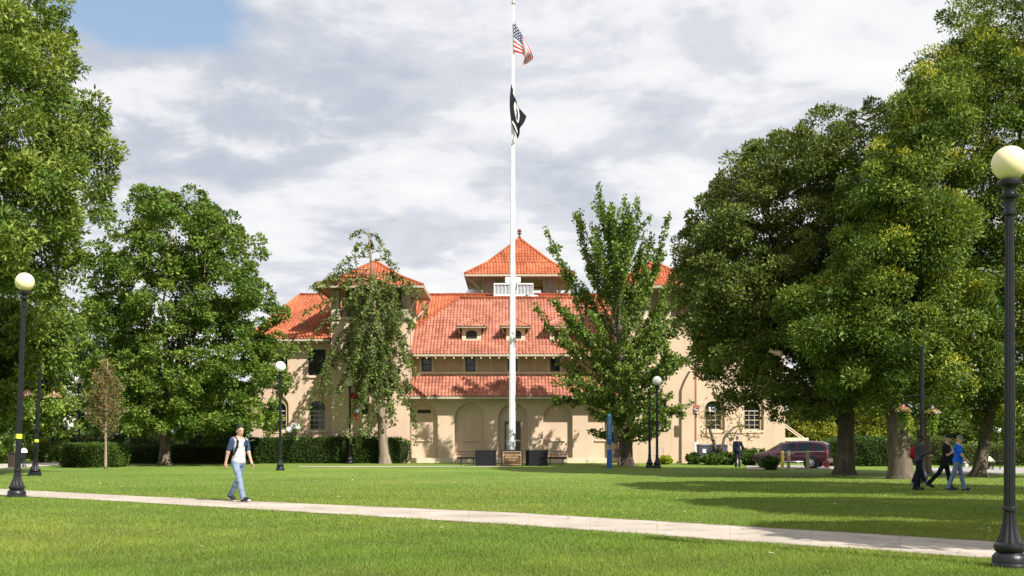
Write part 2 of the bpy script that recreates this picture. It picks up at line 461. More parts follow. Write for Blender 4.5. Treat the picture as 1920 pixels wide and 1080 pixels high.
def strip(name, up, lo, m, lift=.006, n=60):
    """surface between two picture-measured edges laid on the ground"""
    def samp(pl, t):
        xsn = [p[0] for p in pl]
        x = xsn[0] + (xsn[-1] - xsn[0]) * t
        return x, np.interp(x, xsn, [p[1] for p in pl])
    vs = []; fs = []; k = 6
    U = []; Lw = []
    for i in range(n + 1):
        a = G(*samp(up, i / n)); c = G(*samp(lo, i / n))
        U.append(a); Lw.append(c)
        for q in range(k + 1):
            p = a.lerp(c, q / k); p.z = gz(p.y) + lift; vs.append(tuple(p))
    for i in range(n):
        for q in range(k):
            a = i * (k + 1) + q; fs.append((a, a + 1, a + k + 2, a + k + 1))
    me = arrays_mesh(name, vs, fs, True)
    d = [0.0]
    for a, c in zip(U, U[1:]): d.append(d[-1] + (c - a).length)
    uvs = np.array([(d[i], q / k) for i in range(n + 1) for q in range(k + 1)], np.float32)
    li = np.empty(len(me.loops), np.int32); me.loops.foreach_get('vertex_index', li)
    me.uv_layers.new(name='UVMap').data.foreach_set('uv', uvs[li].ravel())
    tag(link(name, me, m), kind='structure')
    return U, Lw
PU, PL = strip('path', [(-560, 892), (-200, 908), (0, 917), (240, 930), (480, 941), (960, 962), (1300, 982), (1600, 1000), (1870, 1017), (2500, 1062)],
               [(-560, 900), (-200, 919), (0, 929), (240, 942), (480, 956), (960, 985), (1300, 1010), (1600, 1031), (1870, 1050), (2500, 1105)], M['concrete'], lift=.012, n=90)
strip('far_path', [(560, 874.3), (700, 874.2), (955, 873.9)], [(560, 876.0), (700, 876.0), (955, 875.0)], M['concrete'], lift=.01)
strip('side_path', [(-120, 871.5), (0, 870.5), (60, 868), (126, 867)], [(-120, 883), (0, 879), (60, 876), (126, 871)], M['concrete'], lift=.01)
strip('parking_area', [(1738, 877), (2300, 877)], [(1738, 888), (2300, 889)], M['paving'], lift=.01)
strip('driveway', [(1400, 872.5), (1600, 872.5)], [(1400, 880), (1600, 880)], M['paving'], lift=.01)

# --- grass blades: real blades near the camera, thinning out with distance
pu = np.array([(p.x, p.y) for p in PU]); pl_ = np.array([(p.x, p.y) for p in PL])
def on_path(x, y, pad=0.0):
    # between the two edges, tested along the camera ray direction in x
    yu = np.interp(x, pu[:, 0], pu[:, 1]); yl = np.interp(x, pl_[:, 0], pl_[:, 1])
    return (y < yu - pad) & (y > yl + pad)
def make_grass(N, y0, y1, power, seed, hmin, hmax, wid):
    r = np.random.default_rng(seed)
    t = r.random(N)
    if power == 2:
        y = 1 / (1 / y0 + (1 / y1 - 1 / y0) * t)
    else: y = y0 + (y1 - y0) * t
    x = (r.random(N) - .5) * 2 * (.475 * y + .3)
    keep = ~on_path(x, y, .025) & (r.random(N) > (y - 36) / 22)
    x, y = x[keep], y[keep]; n = len(x)
    z = np.interp(y, GY, GZ)
    # clumpy length
    wob = .5 + .5 * np.sin(x * 1.9 + 1.3 * np.sin(y * 1.1)) * np.sin(y * 2.3 + 1.7 * np.sin(x * .9))
    h = (hmin + (hmax - hmin) * r.random(n)) * (.7 + .5 * wob)
    a = r.random(n) * 6.283; w = wid * (.7 + .6 * r.random(n)) * (y / 13.0) ** .6
    lean = h * (.25 + .6 * r.random(n)); la = r.random(n) * 6.283
    dx, dy = np.cos(a) * w / 2, np.sin(a) * w / 2
    V = np.empty((n, 3, 3), np.float32)
    V[:, 0] = np.stack([x - dx, y - dy, z - .004], 1); V[:, 1] = np.stack([x + dx, y + dy, z - .004], 1)
    V[:, 2] = np.stack([x + np.cos(la) * lean, y + np.sin(la) * lean, z + h], 1)
    F = np.arange(n * 3).reshape(-1, 3)
    # colour of each blade: green, a few dry straw ones, broad patches of yellower turf
    patch = np.clip(.5 + .55 * np.sin(x * .33 + 2.1 * np.sin(y * .21 + .7)) * np.cos(y * .37 - .8 * np.sin(x * .4)), 0, 1)[:, None]
    c = np.array([.138, .232, .034]) * (1 - patch) + np.array([.225, .277, .052]) * patch
    c = c * (.55 + .9 * r.random((n, 1))) * (.78 + .34 * wob[:, None])
    de = np.minimum(np.abs(y - np.interp(x, pu[:, 0], pu[:, 1])), np.abs(y - np.interp(x, pl_[:, 0], pl_[:, 1])))
    dry = r.random(n) < .05 + .30 * np.exp(-(de / .35) ** 2) + .10 * np.clip(np.sin(x * .8 + 2 * np.sin(y * .5)) * np.sin(y * .9 + x * .3), 0, 1)
    c[dry] = np.array([.28, .25, .10]) * (.7 + .5 * r.random((dry.sum(), 1)))
    C = np.ones((n, 3, 4), np.float32); C[:, :, :3] = c[:, None, :]
    return V.reshape(-1, 3), F, C.reshape(-1, 4)
gv, gf, gc = make_grass(600000, 11.9, 58, 2, 5, .03, .062, .008)
me = arrays_mesh('grass', gv, gf)
ca = me.color_attributes.new('leaf_tint', 'FLOAT_COLOR', 'POINT'); ca.data.foreach_set('color', gc.ravel())
tag(link('grass', me, M['blade']), 'short mown green grass blades of the front lawn', 'grass', kind='stuff')
# ================================================================== THE HALL WITH THE TILED ROOFS
base_z = -.33
hall = thing('college_hall', 'tan stucco hall with terracotta tiled roofs, dormers and three small towers behind the lawn', 'building', (0.3, 76, base_z))
CX = 0.3
def tiles(mb, e0, e1, t0, t1, w=.235, course=.40, amp=.038, seg=6):
    e0, e1, t0, t1 = map(Vector, (e0, e1, t0, t1))
    u = (e1 - e0); L = u.length; u.normalize()
    n = u.cross(t0 - e0 if (t0 - e0).length > (t1 - e1).length else t1 - e1).normalized()
    if n.z < 0: n = -n
    v = n.cross(u)
    if v.z < 0: v = -v
    tu0, tu1 = (t0 - e0).dot(u), (t1 - e0).dot(u); tv = (t0 - e0).dot(v)
    nc = max(1, round(L / w)); w = L / nc
    prof = [((k / seg - .5) * w, amp * math.cos(2 * math.pi * (k / seg - .5))) for k in range(seg + 1)]
    for c in range(nc):
        uc = (c + .5) * w
        vm = tv
        if uc < tu0: vm = tv * uc / tu0
        elif uc > tu1: vm = tv * (L - uc) / max(L - tu1, 1e-6)
        if vm < .06: continue
        jit = random.uniform(-.006, .006)
        r = 0; y0 = -.03
        while y0 < vm:
            y1 = min(y0 + course, vm)
            vs = []
            for (yy, lift) in ((y0, .034), (y1 + .02, .008)):
                for (pu_, ph) in prof: vs.append(e0 + u * (uc + pu_ + jit) + v * yy + n * (ph + lift + .03))
            k = seg + 1
            # butt face of the tile end as a small lip
            fs = [(i, i + 1, i + 1 + k, i + k) for i in range(seg)]
            for (pu_, ph) in prof: vs.append(e0 + u * (uc + pu_ + jit) + v * y0 + n * (ph + .006 + .03))
            fs += [(2 * k + i, 2 * k + i + 1, i + 1, i) for i in range(seg)]
            mb.add(vs, fs); y0 = y1 + (0 if y1 < vm else 1)
def deck(mb, *pts): mb.poly([Vector(p) - Vector((0, 0, .03)) for p in pts])
def ridge(mb, a, b, r=.115):
    a, b = Vector(a), Vector(b); n = max(2, int((b - a).length / .42))
    pts = []; rad = []
    for i in range(n):
        p, q = a.lerp(b, i / n), a.lerp(b, (i + .97) / n)
        pts += [p, q]; rad += [r * 1.12, r * .9]
    mb.tube(pts, rad, 8)
def fascia(mb, x0, x1, y, z, h=.16, d=.09): mb.box(x0, x1, y, y + d, z - h, z)

random.seed(4)
# ---- the middle wing: blind arcade, skirt roof, upper wall, hipped main roof
FY = 76.0
wx0, wx1 = -7.05, 7.5
arc_c = [BX(p, FY) for p in (793, 880, 962, 1046, 1130)]
arcs = [arch(c - 1.0, c + 1.0, .02, 3.15 - .45, .12) for c in arc_c]
wm = MB()
wm.holes(rect(wx0, wx1, base_z - .2, 4.62), arcs, FY)
for a in arcs: wm.reveal(a, FY, FY + .34)
REC = FY + .34
vent_r = rect(BX(783, REC), BX(808, REC), BZ(775, REC), BZ(768, REC))
door_r = rect(BX(946, REC), BX(976, REC), .05, BZ(790, REC))
wm.holes(arcs[0], [vent_r], REC); wm.reveal(vent_r, REC, REC + .2); wm.poly([(x, REC + .2, z) for x, z in vent_r])
wm.holes(arcs[2], [door_r], REC) if False else None
for i in (1, 2, 3, 4): wm.poly([(x, REC, z) for x, z in arcs[i]])
wall = wm.build('wall', M['stucco'], hall, world=True)
t = MB()
t.box(wx0, wx1, FY - .05, FY - .003, base_z - .2, .02)                      # plinth
plinth = t.build('plinth', M['stucco_trim'], hall, world=True)
for i, c in enumerate(arc_c):
    s = MB(); s.bbox(c - .52, c + .52, REC - .085, REC - .003, 1.14, 1.24, .015)
    s.build('ledge', M['stucco_trim'], hall, world=True)
v = MB()
for k in range(5): v.box(vent_r[0][0], vent_r[1][0], REC + .05, REC + .12, vent_r[0][1] + k * .05, vent_r[0][1] + k * .05 + .025)
v.build('vent', M['vent'], hall, world=True)
d = MB(); d.box(door_r[0][0], door_r[1][0], REC - .05, REC - .004, .05, door_r[2][1])
door = d.build('door', M['door'], hall, world=True)
p = MB(); p.box(door_r[0][0] + .12, door_r[1][0] - .5, REC - .062, REC - .052, .25, door_r[2][1] - .2)
p.build('door_panel', M['frame'], door, world=True)

SK_E, SK_T = (75.25, BZ(743, 75.25)), (77.2, BZ(705, 77.2))
sk = MB(); tiles(sk, (wx0 - .1, *SK_E), (wx1 + .1, *SK_E), (wx0 - .1, *SK_T), (wx1 + .1, *SK_T))
skirt = sk.build('skirt_roof', M['tile'], hall, world=True)
g = MB(); g.box(wx0 - .1, wx1 + .1, SK_E[0] - .10, SK_E[0] + .02, SK_E[1] - .17, SK_E[1] - .03)
g.poly([(wx0, SK_E[0] + .02, SK_E[1] - .16), (wx1, SK_E[0] + .02, SK_E[1] - .16), (wx1, FY, SK_E[1] - .16), (wx0, FY, SK_E[1] - .16)])
g.poly([(wx0, SK_E[0], SK_E[1] - .05), (wx1, SK_E[0], SK_E[1] - .05), (wx1, SK_T[0], SK_T[1] - .05), (wx0, SK_T[0], SK_T[1] - .05)])
g.build('gutter', M['fascia'], skirt, world=True)

UY = 77.2
ME, MT = (76.2, BZ(664, 76.2)), (83.0, BZ(560, 83.0))
mx0, mx1, rx0, rx1 = -9.4, 10.0, BX(862, 83), BX(1078, 83)
uw = MB()
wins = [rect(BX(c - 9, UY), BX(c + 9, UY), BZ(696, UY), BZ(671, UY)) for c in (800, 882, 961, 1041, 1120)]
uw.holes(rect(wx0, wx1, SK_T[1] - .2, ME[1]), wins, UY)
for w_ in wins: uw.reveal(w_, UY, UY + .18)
uw.build('upper_wall', M['shade_and_band_brown'], hall, world=True)  # browner than the lower wall to imitate the shadow under the eave
tr = MB(); tr.box(wx0, wx1, UY - .09, UY - .003, BZ(699, UY) - .07, BZ(699, UY) + .06)
tr.build('sill_band', M['stucco_trim'], hall, world=True)
for c in (800, 841, 882, 921, 961, 1001, 1041, 1081, 1120):
    for s in ((-12, 12) if c in (800, 882, 961, 1041, 1120) else (0,)):
        q = MB(); q.box(BX(c + s, UY) - .09, BX(c + s, UY) + .09, UY - .07, UY - .003, BZ(699, UY) + .065, ME[1] - .05)
        q.build('pilaster', M['wood_grey'], hall, world=True)
def sash(name_parent, x0, x1, z0, z1, y, cols, rows, fm='frame', bw=.034, head=None, parent=None, t=.07):
    """window frame with glazing bars, and its pane as a sub-part"""
    f = MB()
    f.box(x0, x0 + t, y, y + .07, z0, z1); f.box(x1 - t, x1, y, y + .07, z0, z1)
    f.box(x0 + t, x1 - t, y, y + .07, z0, z0 + t); f.box(x0 + t, x1 - t, y, y + .07, z1 - t, z1)
    for i in range(1, cols):
        x = x0 + (x1 - x0) * i / cols; f.box(x - bw / 2, x + bw / 2, y + .012, y + .06, z0 + t, z1 - t)
    for j in range(1, rows):
        z = z0 + (z1 - z0) * j / rows; hh = bw if j * 2 != rows else bw * 1.8
        f.box(x0 + t, x1 - t, y + .006, y + .055, z - hh / 2, z + hh / 2)
    fo = f.build('window', M[fm], parent or hall, world=True)
    pn = MB()
    if head: pn.poly([(x, y + .085, z) for x, z in head])
    else: pn.poly([(x0, y + .085, z0), (x1, y + .085, z0), (x1, y + .085, z1), (x0, y + .085, z1)])
    pn.build('pane', M['pane'], fo, world=True)
    return fo
for w_ in wins: sash(hall, w_[0][0], w_[1][0], w_[0][1], w_[2][1], UY + .09, 1, 2, 'frame_dark')
mr = MB()
tiles(mr, (mx0, *ME), (mx1, *ME), (rx0, *MT), (rx1, *MT))
main_roof = mr.build('main_roof', M['tile'], hall, world=True)
rc = MB()
ridge(rc, (rx0, MT[0], MT[1] + .05), (rx1, MT[0], MT[1] + .05), .14)
ridge(rc, (mx0, ME[0], ME[1] + .05), (rx0, MT[0], MT[1] + .05)); ridge(rc, (mx1, ME[0], ME[1] + .05), (rx1, MT[0], MT[1] + .05))
rc.build('ridge_tiles', M['tile_orange'], main_roof, smooth=True, world=True)
dk = MB()
deck(dk, (mx0, ME[0], ME[1]), (mx1, ME[0], ME[1]), (rx1, *MT), (rx0, *MT))
deck(dk, (mx0, ME[0], ME[1]), (rx0, *MT), (rx0, 90, MT[1]), (mx0, 92, ME[1])); deck(dk, (mx1, ME[0], ME[1]), (mx1, 92, ME[1]), (rx1, 90, MT[1]), (rx1, *MT))
dk.build('roof_deck', M['tile_deck'], main_roof, world=True)
g = MB(); fascia(g, wx0, wx1, ME[0] - .07, ME[1] - .01, .14, .10)
g.poly([(wx0, ME[0] + .03, ME[1] - .13), (wx1, ME[0] + .03, ME[1] - .13), (wx1, UY, ME[1] - .05), (wx0, UY, ME[1] - .05)])
g.build('gutter', M['fascia'], main_roof, world=True)
for px in list(range(783, 1150, 17)):
    q = MB(); x = BX(px, ME[0]); q.bar((x, ME[0] - .03, ME[1] - .25), (x, UY, ME[1] - .16), .08, .11)
    q.build('rafter_tail', M['stucco_trim'], main_roof, world=True)

# ---- dormers
def dormer(pxc):
    Yf = 77.7; sl = (MT[1] - ME[1]) / (MT[0] - ME[0])
    zr = lambda y: ME[1] + (y - ME[0]) * sl
    c = BX(pxc, Yf); hw = .66; z0, z1 = zr(Yf) - .05, BZ(613.5, Yf)
    body = MB()
    op = arch(c - .38, c + .38, z0 + .20, BZ(624.5, Yf), 0, rise=.20)
    body.holes(rect(c - hw, c + hw, z0, z1), [op], Yf); body.reveal(op, Yf, Yf + .12)
    yb = Yf + (z1 - z0) / sl
    for s in (-1, 1): body.poly([(c + s * hw, Yf, z0), (c + s * hw, yb, z1), (c + s * hw, Yf, z1)])
    dm = body.build('dormer', M['stucco_trim'], hall, world=True)
    lv = MB(); lv.poly([(x, Yf + .11, z) for x, z in op])
    for k in range(7):
        z = op[0][1] + .05 + k * .085
        lv.bar((c - .33, Yf + .05, z), (c + .33, Yf + .05, z), .02, .09)
    lv.build('louvre', M['vent'], dm, world=True)
    r = MB(); ew = 1.02; ap = BZ(598.5, Yf + .9)
    ye = Yf - .42; ze = z1 + .02; yr0 = Yf + .85; yr1 = Yf + (ap - z0) / sl + .3
    tiles(r, (c - ew, ye, ze), (c + ew, ye, ze), (c, yr0, ap), (c, yr0, ap), amp=.03)
    for s in (-1, 1):
        a, b = (c + s * ew, ye, ze), (c + s * ew, ye + 2.6, ze)
        tiles(r, *( (b, a, (c, yr1, ap), (c, yr0, ap)) if s < 0 else (a, b, (c, yr0, ap), (c, yr1, ap)) ), amp=.03)
        ridge(r, (c + s * ew, ye, ze + .05), (c, yr0, ap + .05), .07)
    ridge(r, (c, yr0, ap + .05), (c, yr1, ap + .05), .07)
    r.build('dormer_roof', M['tile'], dm, world=True)
    e = MB(); e.box(c - ew, c + ew, ye, ye + .08, ze - .09, ze - .01); e.poly([(c - ew, ye + .05, ze - .06), (c + ew, ye + .05, ze - .06), (c + ew, ye + 1.6, ze - .06), (c - ew, ye + 1.6, ze - .06)])
    for s in (-1, 1): e.bar((c + s * .80, Yf + .02, z1 - .42), (c + s * .95, ye + .1, z1 - .07), .07)
    e.build('dormer_eave', M['wood_grey'], dm, world=True)
for pxc in (884, 967, 1049): dormer(pxc)

# ---- the long rear bar with its wings
RE, RT = (75.15, BZ(635, 75.15)), (86.0, BZ(554, 86.0))
bx0, bx1 = BX(462, 75.15), 19.1; qx0, qx1 = BX(562, 86), 17.0
sl = (RT[1] - RE[1]) / (RT[0] - RE[0])
rr = MB()
def lerp_roof(y): return RE[1] + (y - RE[0]) * sl
tiles(rr, (bx0, *RE), (-12.22, *RE), (qx0, *RT), (-12.22, *RT))
ym = 80.3
tiles(rr, (-12.2, 80.0, 8.85), (12.45, 80.0, 8.85), (-12.2, *RT), (12.45, *RT))
tiles(rr, (12.47, *RE), (bx1, *RE), (12.47, *RT), (qx1, *RT))
tiles(rr, (bx0, 94.8, RE[1]), (bx0, *RE), (qx0, *RT), (qx0, *RT))
wing_roof = rr.build('wing_roof', M['tile_orange'], hall, world=True)
rc = MB(); ridge(rc, (qx0, RT[0], RT[1] + .05), (qx1, RT[0], RT[1] + .05), .14)
ridge(rc, (bx0, RE[0], RE[1] + .05), (qx0, RT[0], RT[1] + .05)); ridge(rc, (bx1, RE[0], RE[1] + .05), (qx1, RT[0], RT[1] + .05))
rc.build('ridge_tiles', M['tile_orange'], wing_roof, smooth=True, world=True)
dk = MB()
deck(dk, (bx0, *RE), (-12.22, *RE), (-12.22, *RT), (qx0, *RT)); deck(dk, (12.47, *RE), (bx1, *RE), (qx1, *RT), (12.47, *RT))
deck(dk, (-12.2, 80.0, 8.85), (12.45, 80.0, 8.85), (12.45, *RT), (-12.2, *RT))
deck(dk, (bx0, 94.8, RE[1]), (bx0, *RE), (qx0, *RT)); deck(dk, (bx1, *RE), (bx1, 94.8, RE[1]), (qx1, *RT))
deck(dk, (bx1, 94.8, RE[1]), (bx0, 94.8, RE[1]), (qx0, *RT), (qx1, *RT))
dk.build('roof_deck', M['tile_deck'], wing_roof, world=True)
WY = 75.95
for (x0, x1, cs) in ((BX(470, WY), -12.205, (520, 594)), (12.455, BX(1472, WY), (1338, 1411))):
    w_ = MB(); holes = []; low = []; up = []; rec = []
    for c in cs:
        cxm = BX(c, WY)
        rec.append(arch(cxm - .76, cxm + .76, BZ(812, WY), BZ(762, WY), .32, rise=.78))
        low.append(arch(cxm - .56, cxm + .56, BZ(806, WY), BZ(767, WY), 0))
        if c != 520: up.append(rect(cxm - .6, cxm + .6, BZ(704, WY), BZ(655, WY)))
        else: up.append(rect(BX(515, WY), BX(539, WY), BZ(704, WY), BZ(668, WY)))
    z1 = RE[1] - .12
    w_.holes(rect(x0, x1, base_z - .2, z1), rec + up, WY)
    for r_ in rec: w_.reveal(r_, WY, WY + .16)
    for r_, l_ in zip(rec, low): w_.holes(r_, [l_], WY + .16); w_.reveal(l_, WY + .16, WY + .40)
    for u_ in up: w_.reveal(u_, WY, WY + .28)
    # end and back walls close the volume
    w_.box(x0, x1, 94.0, 94.2, base_z - .2, z1)
    xe = x0 if x0 < 0 else x1
    w_.poly([(xe, WY, base_z - .2), (xe, 94, base_z - .2), (xe, 94, z1), (xe, WY, z1)])
    w_.build('wing_wall', M['stucco'], hall, world=True)
    for u_ in up:
        sash(hall, u_[0][0], u_[1][0], u_[0][1], u_[2][1], WY + .14, 1, 2, 'frame_dark')
        s = MB(); s.bbox(u_[0][0] - .15, u_[1][0] + .15, WY - .10, WY - .003, u_[0][1] - .16, u_[0][1] - .02, .02); s.build('window_sill', M['stucco_trim'], hall, world=True)
    for l_ in low:
        xa, xb, za, zs_ = l_[0][0], l_[1][0], l_[0][1], BZ(770, WY)
        f = sash(hall, xa, xb, za, zs_ + .02, WY + .26, 3, 4, 'frame', head=l_)
        s = MB(); s.bbox(xa - .2, xb + .2, WY - .08, WY - .003, za - .17, za - .04, .02); s.build('window_sill', M['stucco_trim'], hall, world=True)
    g = MB(); fascia(g, bx0 if x0 < 0 else x0, x1 if x0 < 0 else bx1, RE[0] - .07, RE[1] - .02, .15, .10)
    xa_, xb_ = (bx0, x1) if x0 < 0 else (x0, bx1); g.poly([(xa_, RE[0], RE[1] - .13), (xb_, RE[0], RE[1] - .13), (xb_, WY, RE[1] - .12), (xa_, WY, RE[1] - .12)])
    g.build('gutter', M['fascia'], wing_roof, world=True)
    n = int((x1 - x0) / .62)
    for k in range(n):
        x = x0 + .3 + k * .62; q = MB(); q.bar((x, RE[0] - .02, RE[1] - .24), (x, WY, RE[1] - .18), .09, .12); q.build('rafter_tail', M['stucco_trim'], wing_roof, world=True)
    t = MB(); t.box(x0, x1, WY - .06, WY - .003, base_z - .2, .25); t.build('plinth', M['stucco_trim'], hall, world=True)
# air conditioner in the arched window and the hanging canopy on the end wall
a = MB(); cxm = BX(1336, WY); a.bbox(cxm - .25, cxm + .25, WY - .1, WY + .3, BZ(772, WY), BZ(763, WY), .02)
for k in range(4): a.box(cxm - .2, cxm + .2, WY - .112, WY - .102, BZ(772, WY) + .05 + k * .06, BZ(772, WY) + .075 + k * .06)
a.build('air_conditioner', M['metal_light'], hall, world=True)
c = MB(); xe = BX(1472, WY); c.bbox(xe + .003, xe + 1.65, WY + .2, WY + 2.0, BZ(827, WY), BZ(821, WY), .02)
cano = c.build('canopy', M['stucco_trim'], hall, world=True)
for yy in (WY + .3, WY + 1.2):
    q = MB(); q.bar((xe, yy, BZ(794, WY)), (xe + 1.4, yy, BZ(822, WY)), .07); q.build('stay_rod', M['stucco_trim'], cano, world=True)

# ---- corner towers
def bell_roof(cx, cy, half, ze, za, m, parent, name='tower_roof', k1=.42, k2=.34, cap=True):
    r = MB(); hm = half * (1 - k1); zm = ze + (za - ze) * k2
    q = lambda h, z, i: (cx + h * (-1, 1, 1, -1)[i], cy + h * (-1, -1, 1, 1)[i], z)
    for i in range(4):
        j = (i + 1) % 4
        tiles(r, q(half, ze, i), q(half, ze, j), q(hm, zm, i), q(hm, zm, j))
        tiles(r, q(hm, zm, i), q(hm, zm, j), (cx, cy, za), (cx, cy, za))
    o = r.build(name, m, parent, world=True)
    rd = MB()
    for i in range(4):
        ridge(rd, Vector(q(half, ze, i)) + Vector((0, 0, .06)), Vector(q(hm, zm, i)) + Vector((0, 0, .06)), .10); ridge(rd, Vector(q(hm, zm, i)) + Vector((0, 0, .06)), (cx, cy, za + .06), .10)
    rd.build('ridge_tiles', m, o, smooth=True, world=True)
    d = MB()
    for i in range(4):
        j = (i + 1) % 4
        d.poly([q(half, ze - .02, i), q(half, ze - .02, j), q(hm, zm - .03, j), q(hm, zm - .03, i)]); d.poly([q(hm, zm - .03, i), q(hm, zm - .03, j), (cx, cy, za - .03)])
    d.poly([q(half - .05, ze - .12, i) for i in range(4)])
    d.build('soffit', M['wood_grey'], o, world=True)
    g = MB()
    h = half
    g.box(cx - h, cx + h, cy - h - .06, cy - h + .04, ze - .16, ze - .01); g.box(cx - h, cx + h, cy + h - .04, cy + h + .06, ze - .16, ze - .01)
    g.box(cx - h - .06, cx - h + .04, cy - h + .05, cy + h - .05, ze - .16, ze - .01); g.box(cx + h - .04, cx + h + .06, cy - h + .05, cy + h - .05, ze - .16, ze - .01)
    g.build('gutter', M['fascia'], o, world=True)
    return o
def corner_tower(cx, win_px):
    y0, y1, h = 75.5, 80.8, 2.65; cy = (y0 + y1) / 2; zl = BZ(599, y0); zt = BZ(543, y0)
    t = MB(); win = rect(BX(win_px - 12, y0), BX(win_px + 12, y0), BZ(776, y0), BZ(742, y0)) if win_px < 960 else rect(BX(1205, y0), BX(1250, y0), BZ(802, y0), BZ(746, y0))
    t.holes(rect(cx - h, cx + h, base_z - .2, zl), [win], y0); t.reveal(win, y0, y0 + .25)
    for s in (-1, 1): t.poly([(cx + s * h, y0, base_z - .2), (cx + s * h, y1, base_z - .2), (cx + s * h, y1, zl), (cx + s * h, y0, zl)])
    t.poly([(cx - h, y1, base_z), (cx + h, y1, base_z), (cx + h, y1, zl), (cx - h, y1, zl)])
    tw = t.build('tower_wall', M['stucco'], hall, world=True)
    sash(hall, win[0][0], win[1][0], win[0][1], win[2][1], y0 + .13, 3 if win_px < 960 else 2, 3, 'frame')
    s = MB(); s.bbox(win[0][0] - .15, win[1][0] + .15, y0 - .10, y0 - .003, win[0][1] - .17, win[0][1] - .02, .02); s.build('window_sill', M['stucco_trim'], tw, world=True)
    b = MB(); b.box(cx - h - .12, cx + h + .12, y0 - .12, y1 + .12, zl, zl + .18); b.build('cornice', M['stucco_trim'], tw, world=True)
    l = MB()
    for sx in (-1, 1):
        for sy in (y0, y1 - .55): l.box(cx + sx * (h - .28) - .28, cx + sx * (h - .28) + .28, sy, sy + .55, zl + .18, zt)
    for k in (-.75, .75): l.box(cx + k - .16, cx + k + .16, y0 + .08, y0 + .4, zl + .18, zt)
    l.box(cx - h + .6, cx + h - .6, y0 + 1.2, y0 + 1.35, zl + .18, zt)
    for sx in (-1, 1): l.box(cx + sx * (h - .9) - .06, cx + sx * (h - .9) + .06, y0 + .6, y1 - .6, zl + .18, zt)
    l.build('loggia', M['wood_grey'], tw, world=True)
    for sx in (-1, 1):
        for sy, d in ((y0, -1), (y1, 1)):
            br = MB(); br.bar((cx + sx * h, sy, zl + .6), (cx + sx * (h + .85), sy + d * .85, zt - .08), .10)
            br.build('brace', M['wood_grey'], tw, world=True)
    bell_roof(cx, cy, 3.6, BZ(535, 74.55), BZ(491, cy), M['tile_orange'], hall)
corner_tower(-9.55, 680); corner_tower(9.8, 1228)
# ---- the belvedere in the middle
cx, y0, y1 = .6, 86.9, 92.7; cy = (y0 + y1) / 2; h = 2.9; zb, zt = 10.8, 13.9
bv = MB(); xo0, xo1 = BX(929, y0), BX(1018, y0)
for (ya, yb) in ((y0, y0 + .5), (y1 - .5, y1)):
    bv.box(cx - h, xo0, ya, yb, zb, zt); bv.box(xo1, cx + h, ya, yb, zb, zt); bv.box(xo0, xo1, ya + .002, yb - .002, BZ(524, y0), zt - .002)
for sx in (-1, 1):
    x = cx + sx * (h - .2)
    bv.box(x - .2, x + .2, y0 + .5, y0 + 1.5, zb, zt); bv.box(x - .2, x + .2, y1 - 1.5, y1 - .5, zb, zt); bv.box(x - .198, x + .198, y0 + 1.5, y1 - 1.5, BZ(528, y0), zt - .002)
for x in list(np.arange(cx - h + .2, xo0 - .05, .25)) + list(np.arange(xo1 + .15, cx + h - .05, .25)): bv.box(x - .03, x + .03, y0 - .035, y0 - .002, zb, zt - .1)
bel = bv.build('belvedere', M['wood_grey'], hall, world=True)
for px in (880, 894, 907, 920, 940, 984, 1000, 1012, 1028, 1042):
    q = MB(); x = BX(px, 85.8); q.bar((x, 85.75, 13.72), (x, 86.9, 13.78), .10, .12); q.build('rafter_tail', M['stucco_trim'], bel, world=True)
for sx in (-1, 1):
    br = MB(); pts = [(cx + sx * h, y0 - .05, 12.2), (cx + sx * (h + .25), y0 - .1, 12.9), (cx + sx * (h + .75), y0 - .3, 13.45), (cx + sx * (h + 1.25), y0 - .8, 13.8)]
    br.tube(pts, .11, 6); br.build('brace', M['wood_grey'], bel, world=True)
    for yy in (y1, y1 - 2):
        br = MB(); br.bar((cx + sx * (h + 1.3), yy, 13.8), (cx + sx * h, yy, 11.9), .16, .16); br.build('brace', M['wood_grey'], bel, world=True)
btop = bell_roof(cx, cy, 4.2, BZ(514, 85.6), BZ(448, cy), M['tile_orange'], hall, name='belvedere_roof')
fi = MB(); fi.lathe([(.16, 0), (.14, .15), (.07, .22), (.06, .34), (.19, .40), (.17, .46), (.07, .50), (.16, .58), (.17, .66), (.10, .76), (.02, .80)], 14, (cx, cy, BZ(448, cy)))
fi.build('finial', mat('dark_terracotta', (.14, .035, .025), .6), btop, smooth=True, world=True)
# ---- roof lights
for (px, py, Y, r, hh) in ((812, 552, 88.5, .92, .52), (889, 555.5, 88.6, .68, .42)):
    c = MB(); z0 = BZ(py, Y)
    c.lathe([(r, -.5), (r, .18)] + [(r * math.cos(a), .18 + hh * math.sin(a)) for a in np.linspace(.1, 1.5, 8)], 24, (BX(px, Y), Y, z0))
    c.build('skylight', M['dome'], hall, smooth=True, world=True, angle=35)
